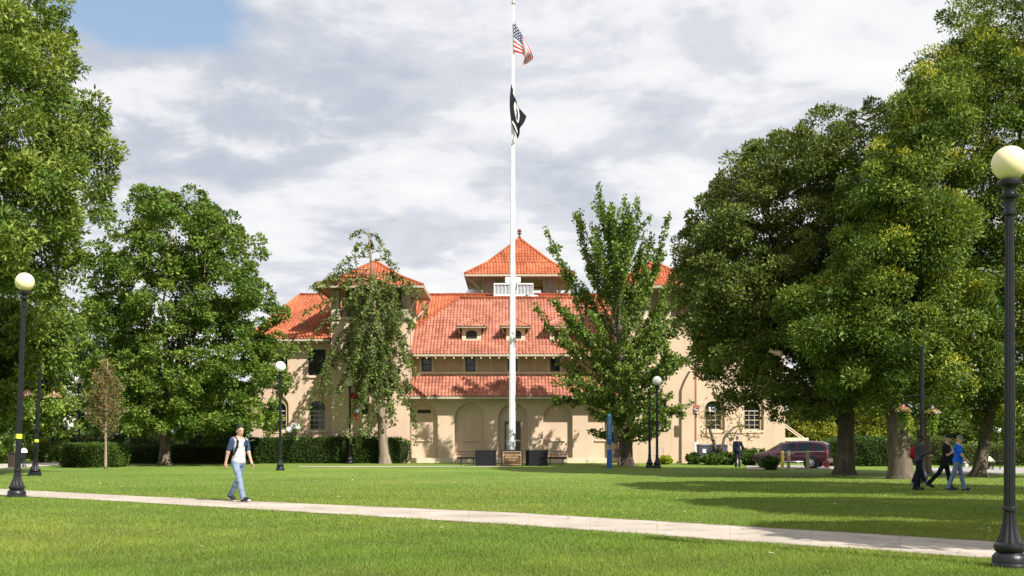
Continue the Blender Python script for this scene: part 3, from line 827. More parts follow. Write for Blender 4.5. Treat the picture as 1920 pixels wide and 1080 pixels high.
# ---- plant on the roof in front of the belvedere
Yv = 85.2
vent = thing('rooftop_equipment', 'grey and white ventilation equipment on the roof below the central tower', 'equipment', (BX(962, Yv), Yv, BZ(563, Yv)))
for (a, b) in ((927, 958), (970, 999)):
    m_ = MB(); x0, x1 = BX(a, Yv), BX(b, Yv); z0, z1 = BZ(553, Yv), BZ(531, Yv); n = 18; vs = []; fs = []
    for k in range(n + 1):
        x = x0 + (x1 - x0) * k / n; yy = Yv + (.05 if k % 4 in (1, 2) else .0); vs += [(x, yy, z0), (x, yy, z1), (x, yy + .03, z1), (x, yy + .03, z0)]
    for k in range(n):
        for q in range(4): i, j = k * 4 + q, k * 4 + (q + 1) % 4; fs.append((i, j, j + 4, i + 4))
    pn = m_.add(vs, fs).build('screen_panel', M['metal'], vent, world=True)
    f = MB(); a, b = a - 1, b + 1
    f.box(BX(a, Yv), BX(b, Yv), Yv - .05, Yv - .003, BZ(533.5, Yv), BZ(531, Yv))
    f.box(BX(a, Yv), BX(a, Yv) + .05, Yv - .05, Yv - .003, BZ(553, Yv), BZ(533.5, Yv)); f.box(BX(b, Yv) - .05, BX(b, Yv), Yv - .05, Yv - .003, BZ(553, Yv), BZ(533.5, Yv))
    f.build('screen_frame', M['metal_light'], pn, world=True)
b = MB(); b.bbox(BX(947, Yv), BX(976, Yv), Yv + .15, Yv + .9, BZ(529, Yv), BZ(519, Yv), .03); b.bbox(BX(956, Yv), BX(967, Yv), Yv + .2, Yv + .8, BZ(560, Yv), BZ(529, Yv), .03)
b.build('fan_unit', M['white'], vent, world=True)
b = MB(); b.bbox(BX(925, Yv), BX(985, Yv), Yv - .4, Yv - .08, BZ(566, Yv), BZ(553, Yv), .04)
for k in range(3): b.box(BX(928, Yv), BX(955, Yv), Yv - .425, Yv - .403, BZ(562 - k * 3, Yv), BZ(561 - k * 3, Yv))
b.build('duct', M['metal_light'], vent, world=True)
b = MB(); b.lathe([(.50, -.6), (.52, .0), (.50, .2), (.40, .32), (.15, .38)], 18, (BX(999, Yv), Yv - .1, BZ(563, Yv)))
b.build('exhaust_cowl', M['white'], vent, smooth=True, world=True, angle=40)
# ================================================================== STREET LAMPS
def lamp(name, label, loc, H, gd, globe, tilt=0.0, tape=False, k=1.0, has_globe=True, group='globe lamp posts on the lawn'):
    t = thing(name, label, 'lamp', loc, 0, group)
    b = MB()
    b.lathe([(.245, 0), (.245, .05), (.225, .07), (.225, .14), (.20, .17), (.165, .20)], 16, caps=True)
    b.lathe([(.16, .19), (.19, .215), (.205, .25), (.195, .29), (.165, .31)], 24, caps=False)
    b.lathe([(.168, .305), (.150, .36), (.118, .44), (.094, .54), (.084, .64), (.082, .68)], 72, flute=.13, nf=12, caps=False)
    b.lathe([(.082, .675), (.096, .685), (.100, .71), (.094, .735), (.078, .745)], 24, caps=False)
    if k != 1: b.v = [(x * k, y * k, z) for x, y, z in b.v]
    b.build('base', M['iron'], t, smooth=True, angle=40)
    zt = H - gd - .42
    s = MB(); s.lathe([(.076, .74), (.074, 1.6), (.068, zt * .6), (.058, zt)], 72, flute=.16, nf=12)
    if k != 1: s.v = [(x * k, y * k, z) for x, y, z in s.v]
    sh = s.build('shaft', M['iron'], t, smooth=True, angle=60)
    c = MB(); c.lathe([(.058, zt), (.078, zt + .015), (.080, zt + .05), (.060, zt + .07), (.058, zt + .17), (.066, zt + .19), (.115, zt + .215), (.120, zt + .24), (.075, zt + .265), (.070, zt + .31), (.088, zt + .34), (.135, zt + .365), (.14, zt + .40), (.12, zt + .425)], 24)
    if has_globe: c.build('capital', M['iron'], t, smooth=True, angle=40)
    if has_globe:
        g = MB(); g.ball((0, 0, H - gd / 2), gd / 2, 32, 20); g.build('globe', globe, t, smooth=True)
    if tape:
        tp = MB(); tp.lathe([(.0785 * k, 1.52), (.079 * k, 1.53), (.0785 * k, 1.63), (.0775 * k, 1.64)], 24, caps=False); tp.build('tape_band', M['tape'], t, smooth=True)
    t.rotation_euler = (0, tilt, 0)
    return t
lamp('street_lamp', 'tall black fluted lamp post with large cream globe at the right edge beside the path', G(1893, 1066), 5.02, .41, M['globe_cream'], k=.88)
lamp('street_lamp', 'tall black lamp post with cream globe and yellow tape band, left of the walking student', G(31, 932), 421 / FPX * depth_of(932), .48, M['globe_cream'], R(2.2), True)
l2 = G(65, 892)
t = lamp('street_lamp', 'leaning black post with yellow tape and hanging flower baskets at the left', l2, 6.1, .48, M['globe_white'], R(3.0), True, k=1.25, has_globe=False)
small = G(525.5, 882)
lamp('street_lamp', 'black lamp post with white globe on the open lawn before the long hedge', small, 5.75, .56, M['globe_white'], k=.95)
lamp('street_lamp', 'black lamp post with white globe and small red banner behind the long hedge', Vector((BX(656, 73.8), 73.8, gz(73.8))), BZ(709, 73.8) - gz(73.8), .54, M['globe_white'])
lamp('street_lamp', 'black lamp post with white globe and pale banner behind the rounded hedge', Vector((BX(147.5, 68.6), 68.6, gz(68.6))), BZ(704, 68.6) - gz(68.6), .50, M['globe_white'])
lamp('street_lamp', 'black lamp post with white globe just right of the broad ginkgo trunk', Vector((BX(1232, 63.8), 63.8, gz(63.8))), BZ(705, 63.8) - gz(63.8), .54, M['globe_white'])
lamp('street_lamp', 'plain black post standing close to the left of the white globe lamp by the ginkgo', Vector((BX(1218, 64.4), 64.4, gz(64.4))), 5.3, .4, M['globe_white'], has_globe=False)
Lr = Vector((BX(1729, 40.5), 40.5, gz(40.5)))
lamp('street_lamp', 'black post under the right trees carrying two hanging flower baskets', Lr, 5.85, .45, M['globe_cream'], k=1.05, has_globe=False)
lamp('street_lamp', 'far lamp with a warm white globe beyond the leaning tree on the right', Vector((BX(1870, 80), 80, gz(80))), BZ(799, 80) - gz(80), .52, M['globe_white'], k=.8)

def basket(label, c, rad, drop, arm_to, seed, hues):
    """hanging basket of flowers: wire, pot, blooms and trailing greenery"""
    t = thing('flower_basket', label, 'basket', c, 0, 'hanging flower baskets')
    r = np.random.default_rng(seed)
    w = MB()
    a = Vector(arm_to) - Vector(c)
    for k in range(3):
        an = k * 2.09; w.bar((rad * .7 * math.cos(an), rad * .7 * math.sin(an), 0), (0, 0, .55), .012)
    w.bar((0, 0, .55), (a.x, a.y, .62), .03); w.build('hanger', M['iron'], t)
    p = MB(); p.lathe([(rad * .25, -rad * .75), (rad * .55, -rad * .5), (rad * .72, -.0), (rad * .74, .02)], 16); p.build('pot', M['soil'], t, smooth=True, angle=40)
    def leaves(n, gen, size, cols, name):
        V = []; C = []
        for _ in range(n):
            c0 = gen(); d = Vector(r.normal(size=3)).normalized(); u = d.orthogonal().normalized(); v = d.cross(u); s = size * (.7 + .6 * r.random())
            for q in ((-1, 0), (0, -.6), (1, 0), (0, .6)): V.append(tuple(Vector(c0) + u * q[0] * s + v * q[1] * s))
            cc = np.array(cols[r.integers(len(cols))]) * (.8 + .4 * r.random()); C += [(*cc, 1)] * 4
        me = arrays_mesh(name, V, np.arange(len(V)).reshape(-1, 4)); ca = me.color_attributes.new('leaf_tint', 'FLOAT_COLOR', 'POINT'); ca.data.foreach_set('color', np.array(C, np.float32).ravel())
        link(name, me, M['leaf'], t)
    def dome():
        an = r.random() * 6.28; q = math.sqrt(r.random()) * rad; return (q * math.cos(an), q * math.sin(an), .02 + (rad - q) * .9 * r.random())
    def trail():
        an = r.random() * 6.28; f = r.random(); q = rad * (.9 - .35 * f); return (q * math.cos(an), q * math.sin(an), .1 - f * drop * (.5 + .5 * math.sin(an * 3) ** 2))
    leaves(260, dome, .055, hues, 'blooms'); leaves(420, trail, .05, [(.16, .26, .03), (.22, .30, .05), (.10, .20, .02)], 'trailing_leaves')
HUE1 = [(.62, .18, .20), (.70, .62, .60), (.60, .25, .10), (.12, .22, .03), (.66, .45, .42)]
basket('flower basket hanging at eye catching height left of the right park post', P(1693, 772, 40.5), .27, .75, P(1729, 772, 40.5), 3, HUE1)
basket('flower basket hanging on the right side of the right park post, more orange blooms', P(1748, 775, 40.5), .27, .95, P(1729, 775, 40.5), 4, [(.62, .28, .12), (.60, .35, .22), (.45, .38, .52), (.12, .22, .03)])
basket('small flower basket hanging between the two taped posts on the left', P(50, 742, 48.4), .3, .65, P(73, 742, 48.4), 5, HUE1)
basket('small pink flower basket hanging right of the leaning taped post', P(101, 745, 48.4), .3, .9, P(75, 745, 48.4), 6, HUE1)

# ================================================================== FLAGPOLE, FLAGS, PLAQUE
FP = Vector((BX(960, 69.2), 69.2, gz(69.2)))
pole = thing('flagpole', 'very tall white flagpole rising behind the bronze memorial plaque', 'flagpole', FP)
topz = BZ(2, 69.2) - FP.z
m_ = MB(); m_.lathe([(.20, 0), (.20, 4.0), (.18, 9), (.14, 16), (.095, 24), (.07, topz - .2)], 20)
m_.v = [(v[0] + .085 * v[2] / topz, v[1], v[2]) for v in m_.v]
m_.build('pole', M['whitepole'], pole, smooth=True, angle=40)
m_ = MB(); m_.lathe([(.36, 0), (.36, .12), (.24, .2), (.22, .32)], 20); m_.build('collar', M['metal_light'], pole, smooth=True, angle=40)
m_ = MB(); m_.lathe([(.07, topz - .22), (.13, topz - .18), (.13, topz - .12), (.05, topz - .08), (.09, topz), (.05, topz + .07), (.005, topz + .09)], 14, (.085, 0, 0)); m_.build('truck', M['metal'], pole, smooth=True)
m_ = MB(); m_.tube([(-.17, -.16, 1.3), (-.06, -.13, 14), (.0, -.09, topz - .2)], .012, 5); m_.build('halyard', M['metal_light'], pole)
m_ = MB(); m_.box(-.28, -.2, -.05, .05, 1.2, 1.5); m_.bar((-.30, -.02, 1.28), (-.30, -.02, 1.46), .03); m_.build('cleat', M['metal'], pole)

def uvgrid(name, fn, nu, nv, m, parent):
    V = []; UV = []; F = []
    for j in range(nv + 1):
        for i in range(nu + 1): V.append(fn(i / nu, j / nv)); UV.append((i / nu, j / nv))
    for j in range(nv):
        for i in range(nu): a = j * (nu + 1) + i; F.append((a, a + 1, a + nu + 2, a + nu + 1))
    off = Vector(parent.location) if parent else Vector()
    me = arrays_mesh(name, [(v[0] - off.x, v[1] - off.y, v[2] - off.z) for v in V], F, True)
    uvl = me.uv_layers.new(name='UVMap'); li = np.empty(len(me.loops), np.int32); me.loops.foreach_get('vertex_index', li)
    uvl.data.foreach_set('uv', np.array(UV, np.float32)[li].ravel())
    return link(name, me, m, parent)
def curve(pts, t):
    n = len(pts) - 1; d = [0]
    for a, b in zip(pts, pts[1:]): d.append(d[-1] + math.dist(a, b))
    d = [x / d[-1] for x in d]
    return float(np.interp(t, d, [p[0] for p in pts])), float(np.interp(t, d, [p[1] for p in pts]))
def smooth_curve(pts, t, w=.09):
    s = [curve(pts, min(1, max(0, t + k * w / 2))) for k in (-1, -.5, 0, .5, 1)]
    return sum(a[0] for a in s) / 5, sum(a[1] for a in s) / 5
def flag_nodes(name):
    m, nt, b = new_mat(name)
    b.inputs['Roughness'].default_value = .85; b.inputs['Specular IOR Level'].default_value = .1
    N, L = nt.nodes.new, nt.links.new
    tcn = N('ShaderNodeTexCoord'); sp = N('ShaderNodeSeparateXYZ'); L(tcn.outputs['UV'], sp.inputs[0])
    def mt(op, a, b_=None, c=None):
        n = N('ShaderNodeMath'); n.operation = op
        for i, v in enumerate((a, b_, c)):
            if v is None: continue
            if isinstance(v, (int, float)): n.inputs[i].default_value = v
            else: L(v, n.inputs[i])
        return n.outputs[0]
    def mix(f, a, b_):
        n = N('ShaderNodeMix'); n.data_type = 'RGBA'; L(f, n.inputs['Factor'])
        for k, v in (('A', a), ('B', b_)):
            if isinstance(v, tuple): n.inputs[k].default_value = (*v, 1)
            else: L(v, n.inputs[k])
        return n.outputs['Result']
    def disc(cu, cv, ru, rv):
        a = mt('DIVIDE', mt('SUBTRACT', sp.outputs[0], cu), ru); c = mt('DIVIDE', mt('SUBTRACT', sp.outputs[1], cv), rv)
        return mt('LESS_THAN', mt('ADD', mt('MULTIPLY', a, a), mt('MULTIPLY', c, c)), 1.0)
    def box(u0, u1, v0, v1):
        return mt('MULTIPLY', mt('MULTIPLY', mt('GREATER_THAN', sp.outputs[0], u0), mt('LESS_THAN', sp.outputs[0], u1)), mt('MULTIPLY', mt('GREATER_THAN', sp.outputs[1], v0), mt('LESS_THAN', sp.outputs[1], v1)))
    return m, b, L, sp, mt, mix, disc, box
m, b, L_, sp, mt, mix, disc, box = flag_nodes('national_flag_cloth')
stripe = mt('MODULO', mt('FLOOR', mt('MULTIPLY', sp.outputs[1], 13.0)), 2.0)
c1 = mix(stripe, (.40, .010, .026), (.68, .66, .65))
canton = box(-1, .40, -1, 7 / 13)
su = mt('SUBTRACT', mt('FRACT', mt('MULTIPLY', sp.outputs[0], 11 / .4 / 2)), .5); sv = mt('SUBTRACT', mt('FRACT', mt('MULTIPLY', sp.outputs[1], 9 / 2 / (7 / 13))), .5)
star = mt('LESS_THAN', mt('ADD', mt('MULTIPLY', su, su), mt('MULTIPLY', sv, sv)), .06)
L_(mix(canton, c1, mix(star, (.018, .022, .075), (.70, .70, .72))), b.inputs['Base Color'])
M['flag1'] = m
FYY = 69.1
T1 = [(963, 38), (974, 57), (986, 78), (996, 97), (1000, 107), (998, 113)]
B1 = [(963, 97), (971, 99), (980, 101), (984, 108), (980, 118), (977, 128)]
def f1(u, v):
    a, b_ = smooth_curve(T1, u), smooth_curve(B1, u)
    px = a[0] + (b_[0] - a[0]) * v; py = a[1] + (b_[1] - a[1]) * v
    Y = FYY + u * (.22 * math.sin(5.5 * u + 3.0 * v + .4) + .12 * math.sin(11 * u - 2 * v)) - .05
    return P(px, py, Y)
fl = thing('national_flag', 'red and white striped flag with starry dark blue canton hanging limp at the top', 'flag', P(963, 68, FYY), 0)
uvgrid('cloth', f1, 40, 26, M['flag1'], fl)
m, b, L_, sp, mt, mix, disc, box = flag_nodes('black_flag_cloth')
w_ = mt('MAXIMUM', disc(.42, .44, .24, .26), mt('MAXIMUM', box(.15, .34, .05, .12), mt('MAXIMUM', box(.46, .66, .05, .12), box(.1, .72, .86, .93))))
blk = mt('MAXIMUM', disc(.40, .43, .08, .12), box(.33, .48, .52, .66))
L_(mix(mt('MULTIPLY', w_, mt('SUBTRACT', 1.0, blk)), (.014, .016, .022), (.62, .62, .62)), b.inputs['Base Color'])
M['flag2'] = m
T2 = [(958, 157), (962, 167), (966, 184), (974, 203), (988, 219)]
B2 = [(959, 233), (963, 240), (967, 250), (971, 262), (970, 262)]
def f2(u, v):
    a, b_ = smooth_curve(T2, u), smooth_curve(B2, u)
    bow = -3.2 * math.sin(math.pi * v) * max(0, 1 - u * 4)
    px = a[0] + (b_[0] - a[0]) * v + bow + 4.5 * math.sin(math.pi * v) * math.sin(math.pi * u) - (7 * math.exp(-((v - .52) / .16) ** 2)) * max(0, u - .45)
    py = a[1] + (b_[1] - a[1]) * v
    Y = FYY - .28 + u * (.20 * math.sin(9 * u + 4 * v) + .1)
    return P(px, py, Y)
fl = thing('black_flag', 'black flag with white round emblem hanging limp below the striped flag', 'flag', P(962, 195, FYY), 0)
uvgrid('cloth', f2, 40, 30, M['flag2'], fl)

PY = 68.4
def at(px, Y=PY): return Vector((BX(px, Y), Y, gz(Y)))
pq = thing('memorial_plaque', 'bronze memorial plaque with raised pale letters on a low dark block before the flagpole', 'plaque', at(960))
s = PY / FPX
h = BZ(844, PY) - gz(PY)
m_ = MB(); m_.bbox(-20 * s, 20 * s, .02, .5, 0, h, .02); m_.build('block', M['granite'], pq)
m_ = MB(); m_.box(-17.2 * s, 17.2 * s, -.012, .017, .08, h - .10); m_.build('plate', M['bronze'], pq)
m_ = MB()
for (x0, x1, z0, z1) in ((-17.2, 17.2, .06, .08), (-17.2, 17.2, h - .10, h - .08)): m_.box(x0 * s, x1 * s, -.03, .016, z0, z1)
for x in (-17.2, 16.5): m_.box(x * s, (x + .7) * s, -.03, -.013, .081, h - .101)
m_.build('border', M['bronze_light'], pq)
for i, (tx, sz) in enumerate((('KOREAN WAR', .165), ('MEMORIAL', .165), ('PLAZA', .15))):
    text_mesh('lettering', tx, sz, M['bronze_light'], pq, (0, -.02, h - .30 - i * .155), (R(90), 0, 0))
def stone_block(label, px0, px1, side):
    t = thing('granite_block', label, 'stone block', at((px0 + px1) / 2), 0, 'black blocks beside the plaque')
    w = (px1 - px0) * s / 2; hh = BZ(844, PY) - gz(PY)
    # six sided in plan: the inner back corner is cut away
    c = .17 * 2
    pts = [(-w, 0), (w, 0), (w, .75), (-w, .75)]
    pts = [(-w, 0), (w - c * .55, 0), (w, c), (w, .8), (-w, .8)] if side > 0 else [(-w + c * .55, 0), (w, 0), (w, .8), (-w, .8), (-w, c)]
    m_ = MB(); n = len(pts)
    vs = [(x, y, 0) for x, y in pts] + [(x, y, hh - .05) for x, y in pts]
    m_.add(vs, [tuple(range(n - 1, -1, -1)), tuple(range(n, 2 * n))] + [(i, (i + 1) % n, (i + 1) % n + n, i + n) for i in range(n)])
    m_.build('body', M['granite'], t)
    m_ = MB(); vs = [(x * 1.02, y * 1.02 - .01, hh - .048) for x, y in pts] + [(x * 1.02, y * 1.02 - .01, hh) for x, y in pts]
    m_.add(vs, [tuple(range(n - 1, -1, -1)), tuple(range(n, 2 * n))] + [(i, (i + 1) % n, (i + 1) % n + n, i + n) for i in range(n)])
    m_.build('cap', M['black'], t)
stone_block('black stone block left of the bronze plaque', 891, 930, 1)
stone_block('black stone block right of the bronze plaque', 986, 1027, -1)
def bench(label, px0, px1, Y, m):
    t = thing('bench', label, 'bench', Vector((BX((px0 + px1) / 2, Y), Y, gz(Y))), 0, 'metal benches by the plaque')
    w = (px1 - px0) / 2 / FPX * Y
    b_ = MB()
    for k in range(4): b_.bar((-w, .05 + k * .11, .44), (w, .05 + k * .11, .44), .03, .085)
    b_.build('seat', m, t)
    b_ = MB()
    for z in (.50, .86): b_.bar((-w, -.02 - (z - .5) * .25, z), (w, -.02 - (z - .5) * .25, z), .035)
    for k in range(int(2 * w / .11) + 1): x = -w + k * .11; b_.bar((x, -.02, .50), (x, -.11, .86), .016)
    b_.bar((-w, -.06, .68), (w, -.06, .68), .016)
    b_.build('backrest', m, t)
    for x in (-w + .25, w - .25):
        b_ = MB(); b_.bar((x, .02, 0), (x, .02, .43), .05); b_.bar((x, .40, 0), (x, .40, .43), .05); b_.bar((x, .02, .40), (x, .40, .40), .04); b_.build('leg', m, t)
bench('black slatted bench left of the left black stone block, seen from behind', 857, 895, 70.0, M['black'])
bench('brown slatted bench right of the right black stone block, seen from behind', 1024, 1063, 70.0, mat('rusty_brown_metal', (.10, .065, .045), .6))

# ================================================================== BLUE PYLON
pb = Vector((BX(1142.5, 63.5), 63.5, gz(63.5)))
py = thing('call_pylon', 'tall blue emergency call pylon with pale vertical lettering in front of the ginkgo', 'pylon', pb)
H = BZ(782, pb.y) - pb.z; w = 4.6 / FPX * pb.y
m_ = MB(); m_.bbox(-w, w, -w, w, 0, H * .37, .012); m_.bbox(-w, w, -w, w, H * .46, H, .012); m_.build('body', M['blue'], py)
m_ = MB(); m_.bbox(-w * .88, w * .88, -w * .8, w * .88, H * .37, H * .46, .005)
m_.build('speaker_panel', M['metal'], py)
m_ = MB(); m_.lathe([(w * .7, H), (w * .7, H + .1), (w * .45, H + .17), (.01, H + .19)], 16); m_.build('beacon', M['teal'], py, smooth=True, angle=40)
text_mesh('lettering', 'EMERGENCY', .24, M['text_pale'], py, (0, -w - .004, H * .80), (R(90), R(90), 0))
m_ = MB(); m_.ball((0, -w * .8, H * .415), .05, 10, 8); m_.build('button', M['red'], py, smooth=True)

# ================================================================== SMALL THINGS BY THE HALL
def sign_post(label, px, Y, top_py, plates):
    t = thing('sign_post', label, 'sign', Vector((BX(px, Y), Y, gz(Y))), 0)
    h = BZ(top_py, Y) - gz(Y); b_ = MB(); b_.bar((0, 0, 0), (0, 0, h), .07); b_.build('post', mat('rust_brown_post', (.16, .11, .075), .7), t)
    for (dx, z0, z1, w2, tilt) in plates:
        p_ = MB(); p_.box(dx - w2, dx + w2, .037, .06, 0, z1 - z0)
        o = p_.build('sign_plate', mat('sign_back', (.20, .165, .12), .6), t); o.location = (0, 0, z0); o.rotation_euler = (0, R(tilt), 0)
sign_post('brown sign post with two plates seen from the back, left of the ginkgo trunk', 1158.5, 67.3, 788, ((-.12, 1.55, 2.5, .13, 0), (-.1, .5, 1.05, .2, 8)))
sign_post('thin brown stake close to the left side of the ginkgo trunk', 1162.5, 67.6, 780, ())
t = thing('wire_fence', 'grey wire mesh fence panel behind the lamp post right of the ginkgo', 'fence', Vector((BX(1232, 74.5), 74.5, gz(74.5))))
w = 12 / FPX * 74.5; m_ = MB()
for x in (-w, w): m_.bar((x, 0, 0), (x, 0, 1.05), .05)
m_.bar((-w, 0, 1.03), (w, 0, 1.03), .04); m_.bar((-w, 0, .2), (w, 0, .2), .03); m_.build('frame', M['metal'], t)
m_ = MB()
for k in range(1, 9): m_.bar((-w + 2 * w * k / 9, 0, .2), (-w + 2 * w * k / 9, 0, 1.03), .008)
for k in range(1, 8): m_.bar((-w, 0.004, .2 + k * .105), (w, .004, .2 + k * .105), .008)
m_.build('mesh_panel', M['metal'], t)
# drain pipe post with alarm boxes
up = Vector((BX(1304.5, 74.6), 74.6, gz(74.6)))
t = thing('utility_post', 'rusty brown post with alarm boxes standing at the corner of the right tower', 'post', up)
h = BZ(699, 74.6) - up.z
m_ = MB(); m_.tube([(0, 0, 0), (0, 0, h), (-.05, .3, h + .25), (-.15, .75, h + .3)], .075, 10); m_.build('post', mat('rust_wood', (.27, .135, .075), .8, var=.25, streak=(2, 2, .3)), t, smooth=True, angle=50)
z = BZ(778, 74.6) - up.z
m_ = MB(); m_.bbox(-.22, .17, -.22, -.08, z, z + .5, .02); o = m_.build('alarm_box', mat('brown_box', (.14, .075, .05), .6), t)
m_ = MB(); m_.bar((-.2, -.2, z + .62), (.24, -.2, z + .5), .06, .24); m_.build('lamp_hood', mat('red_brown_hood', (.33, .12, .09), .6), t)
m_ = MB(); m_.ball((.05, -.25, z + .12), .085, 12, 8); m_.bar((-.18, -.23, z + .42), (.12, -.23, z + .27), .04); m_.build('bell', M['white'], t, smooth=True, angle=40)
z = BZ(849, 74.6) - up.z
m_ = MB(); m_.bbox(-.14, .15, -.2, -.08, z, z + .72, .02); m_.build('meter_box', M['metal_light'], t)

# bins behind the bollards
for (px, w2, dy, lb) in ((1321, 13, 0, 'dark grey wheeled bin with white label beside the rusty post'), (1349, 13, .3, 'dark grey wheeled bin behind the forked bare tree')):
    Y = 72.5 + dy
    t = thing('waste_bin', lb, 'bin', Vector((BX(px, Y), Y, gz(Y))), 0, 'bins in front of the right wing')
    w = w2 / FPX * Y; hh = BZ(833, Y) - gz(Y); m_ = MB(); vs = []
    for (z, q) in ((.1, .86), (hh - .08, 1.0)):
        vs += [(-w * q, -w * q, z), (w * q, -w * q, z), (w * q, w * q, z), (-w * q, w * q, z)]
    m_.add(vs, [(3, 2, 1, 0), (4, 5, 6, 7), (0, 1, 5, 4), (1, 2, 6, 5), (2, 3, 7, 6), (3, 0, 4, 7)]); m_.build('body', mat('bin_grey', (.065, .07, .085), .6), t)
    m_ = MB(); m_.bbox(-w * 1.06, w * 1.06, -w * 1.08, w * 1.04, hh - .078, hh, .02); m_.build('lid', mat('bin_lid', (.16, .17, .22), .5), t)
    for x in (-1, 1):
        m_ = MB(); m_.tube([(x * w * .8 - .03, w * .75, .1), (x * w * .8 + .03, w * .75, .1)], .1, 14); m_.build('wheel', M['rubber'], t)
    if px == 1321:
        m_ = MB(); m_.box(-.2, .02, -w - .012, -w - .002, hh - .55, hh - .3); m_.build('label_plate', M['white'], t)

# bollards
bx_list = ((1334, 73.0, 838, 'pale wooden bollard in front of the grey bins'), (1353, 73.2, 842, 'pale wooden bollard right of the forked tree'), (1441, 71.5, 845, 'pale wooden bollard at the nose of the maroon car'),
           (1478.5, 61.3, 845, 'tan wooden bollard in front of the front door of the maroon car'), (1514.5, 61.0, 845, 'tan wooden bollard just ahead of the rear wheel of the maroon car'), (1467, 62.0, 846, 'yellow striped bollard by the maroon car'))
for (px, Y, top, lb) in bx_list:
    t = thing('bollard', lb, 'bollard', Vector((BX(px, Y), Y, gz(Y))), 0, 'wooden bollards along the drive')
    h = BZ(top, Y) - gz(Y); m_ = MB(); m_.bbox(-.085, .085, -.085, .085, 0, h, .03)
    mm = M['post_wood'] if px != 1467 else mat('bollard_yellow', (.55, .42, .06), .6)
    m_.build('post', mm, t)
    m_ = MB(); m_.box(-.088, .088, -.088, .088, h - .16, h - .12); m_.build('groove_band', M['shade_and_band_brown'], t)
t = thing('rope_rail', 'low wooden rail and dark stump left of the maroon car', 'rail', Vector((BX(1428, 70), 70, gz(70))))
m_ = MB(); m_.tube([(0, 0, 0), (0, 0, 1.0)], [.2, .16], 10); m_.build('stump', M['bark'], t, smooth=True, angle=40)
m_ = MB(); m_.bar((-.02, .0, 1.04), (.9, .6, 1.0), .10, .07); m_.bar((-1.6, .4, 1.02), (-.02, .0, 1.04), .10, .07); m_.build('rail', M['post_wood'], t)

# lamp with three globes behind the long hedge
c = Vector((BX(549, 75.6), 75.6, gz(75.6)))
t = thing('triple_lamp', 'low black lamp with three white globes behind the hedge by the left wing', 'lamp', c)
zt = BZ(812, 75.6) - c.z
m_ = MB(); m_.lathe([(.12, 0), (.07, .1), (.05, zt - .2), (.09, zt - .1), (.05, zt)], 14); m_.build('post', M['iron'], t, smooth=True)
for dx, dz in ((-.25, .1), (.05, .36), (.34, .28)):
    m_ = MB(); m_.tube([(0, 0, zt - .05), (dx * .8, 0, zt), (dx, 0, zt + dz - .12)], .025, 6); m_.ball((dx, 0, zt + dz + .08), .01, 6, 4); m_.build('arm', M['iron'], t)
    m_ = MB(); m_.ball((dx, 0, zt + dz + .1), .23, 20, 14); m_.build('globe', M['globe_white'], t, smooth=True)
# red and blue ornaments hanging by the second lamp
for (px, py0, col, lb) in ((666, 742, 'red', 'small red banner hung on the lamp behind the hedge'), (669, 770, 'blue', 'blue, pink and white ornament hanging below the red banner behind the weeping tree')):
    t = thing('hanging_banner' if col == 'red' else 'hanging_ornament', lb, 'banner' if col == 'red' else 'ornament', P(px, py0, 73.6))
    if col == 'red':
        m_ = MB()
        for k in range(8):
            a, b_ = -.32 + k * .08, -.32 + (k + 1) * .08; f = lambda x: .03 * math.sin(x * 14)
            m_.poly([(a, f(a), -.18), (b_, f(b_), -.18), (b_, f(b_), .2), (a, f(a), .2)])
        m_.build('cloth', M['c_red'], t); m_ = MB(); m_.bar((-.36, 0, .22), (.34, 0, .22), .03); m_.build('rod', M['iron'], t)
    else:
        m_ = MB(); m_.ball((0, 0, .0), .17, 14, 10); m_.build('ball', mat('pale_blue_cloth', (.45, .60, .85), .6), t, smooth=True)
        m_ = MB(); m_.lathe([(.02, .42), (.10, .3), (.16, .17), (.12, .12)], 12); m_.build('pink_cone', mat('pink_cloth', (.60, .12, .22), .7), t, smooth=True)
        m_ = MB(); m_.ball((-.06, 0, -.30), .13, 12, 8); m_.ball((-.06, 0, -.52), .12, 12, 8); m_.build('red_balls', M['red'], t, smooth=True)
# pale banner on the far left lamp
t = thing('lamp_banner', 'pale rectangular banner on an arm of the lamp behind the rounded hedge', 'banner', P(132, 752, 68.6))
w = 10.5 / FPX * 68.6; m_ = MB()
for k in range(8):
    a, b_ = -w + k * w / 4, -w + (k + 1) * w / 4; f = lambda x: .03 * math.sin(x * 9)
    m_.add([(a, f(a), -.55), (b_, f(b_), -.55), (b_, f(b_), .46), (a, f(a), .46), (a, f(a) + .01, -.55), (b_, f(b_) + .01, -.55), (b_, f(b_) + .01, .46), (a, f(a) + .01, .46)], [(0, 1, 2, 3), (7, 6, 5, 4)])
m_.build('cloth', M['banner'], t)
m_ = MB(); m_.bar((-w, 0, .49), (w + .15, 0, .49), .04); m_.build('rod', M['iron'], t)
m_ = MB(); m_.box(w * .35, w * .75, -.055, -.05, -.1, .3); m_.box(w * .0, w * .25, -.055, -.05, .05, .3); m_.build('print', M['metal'], t)
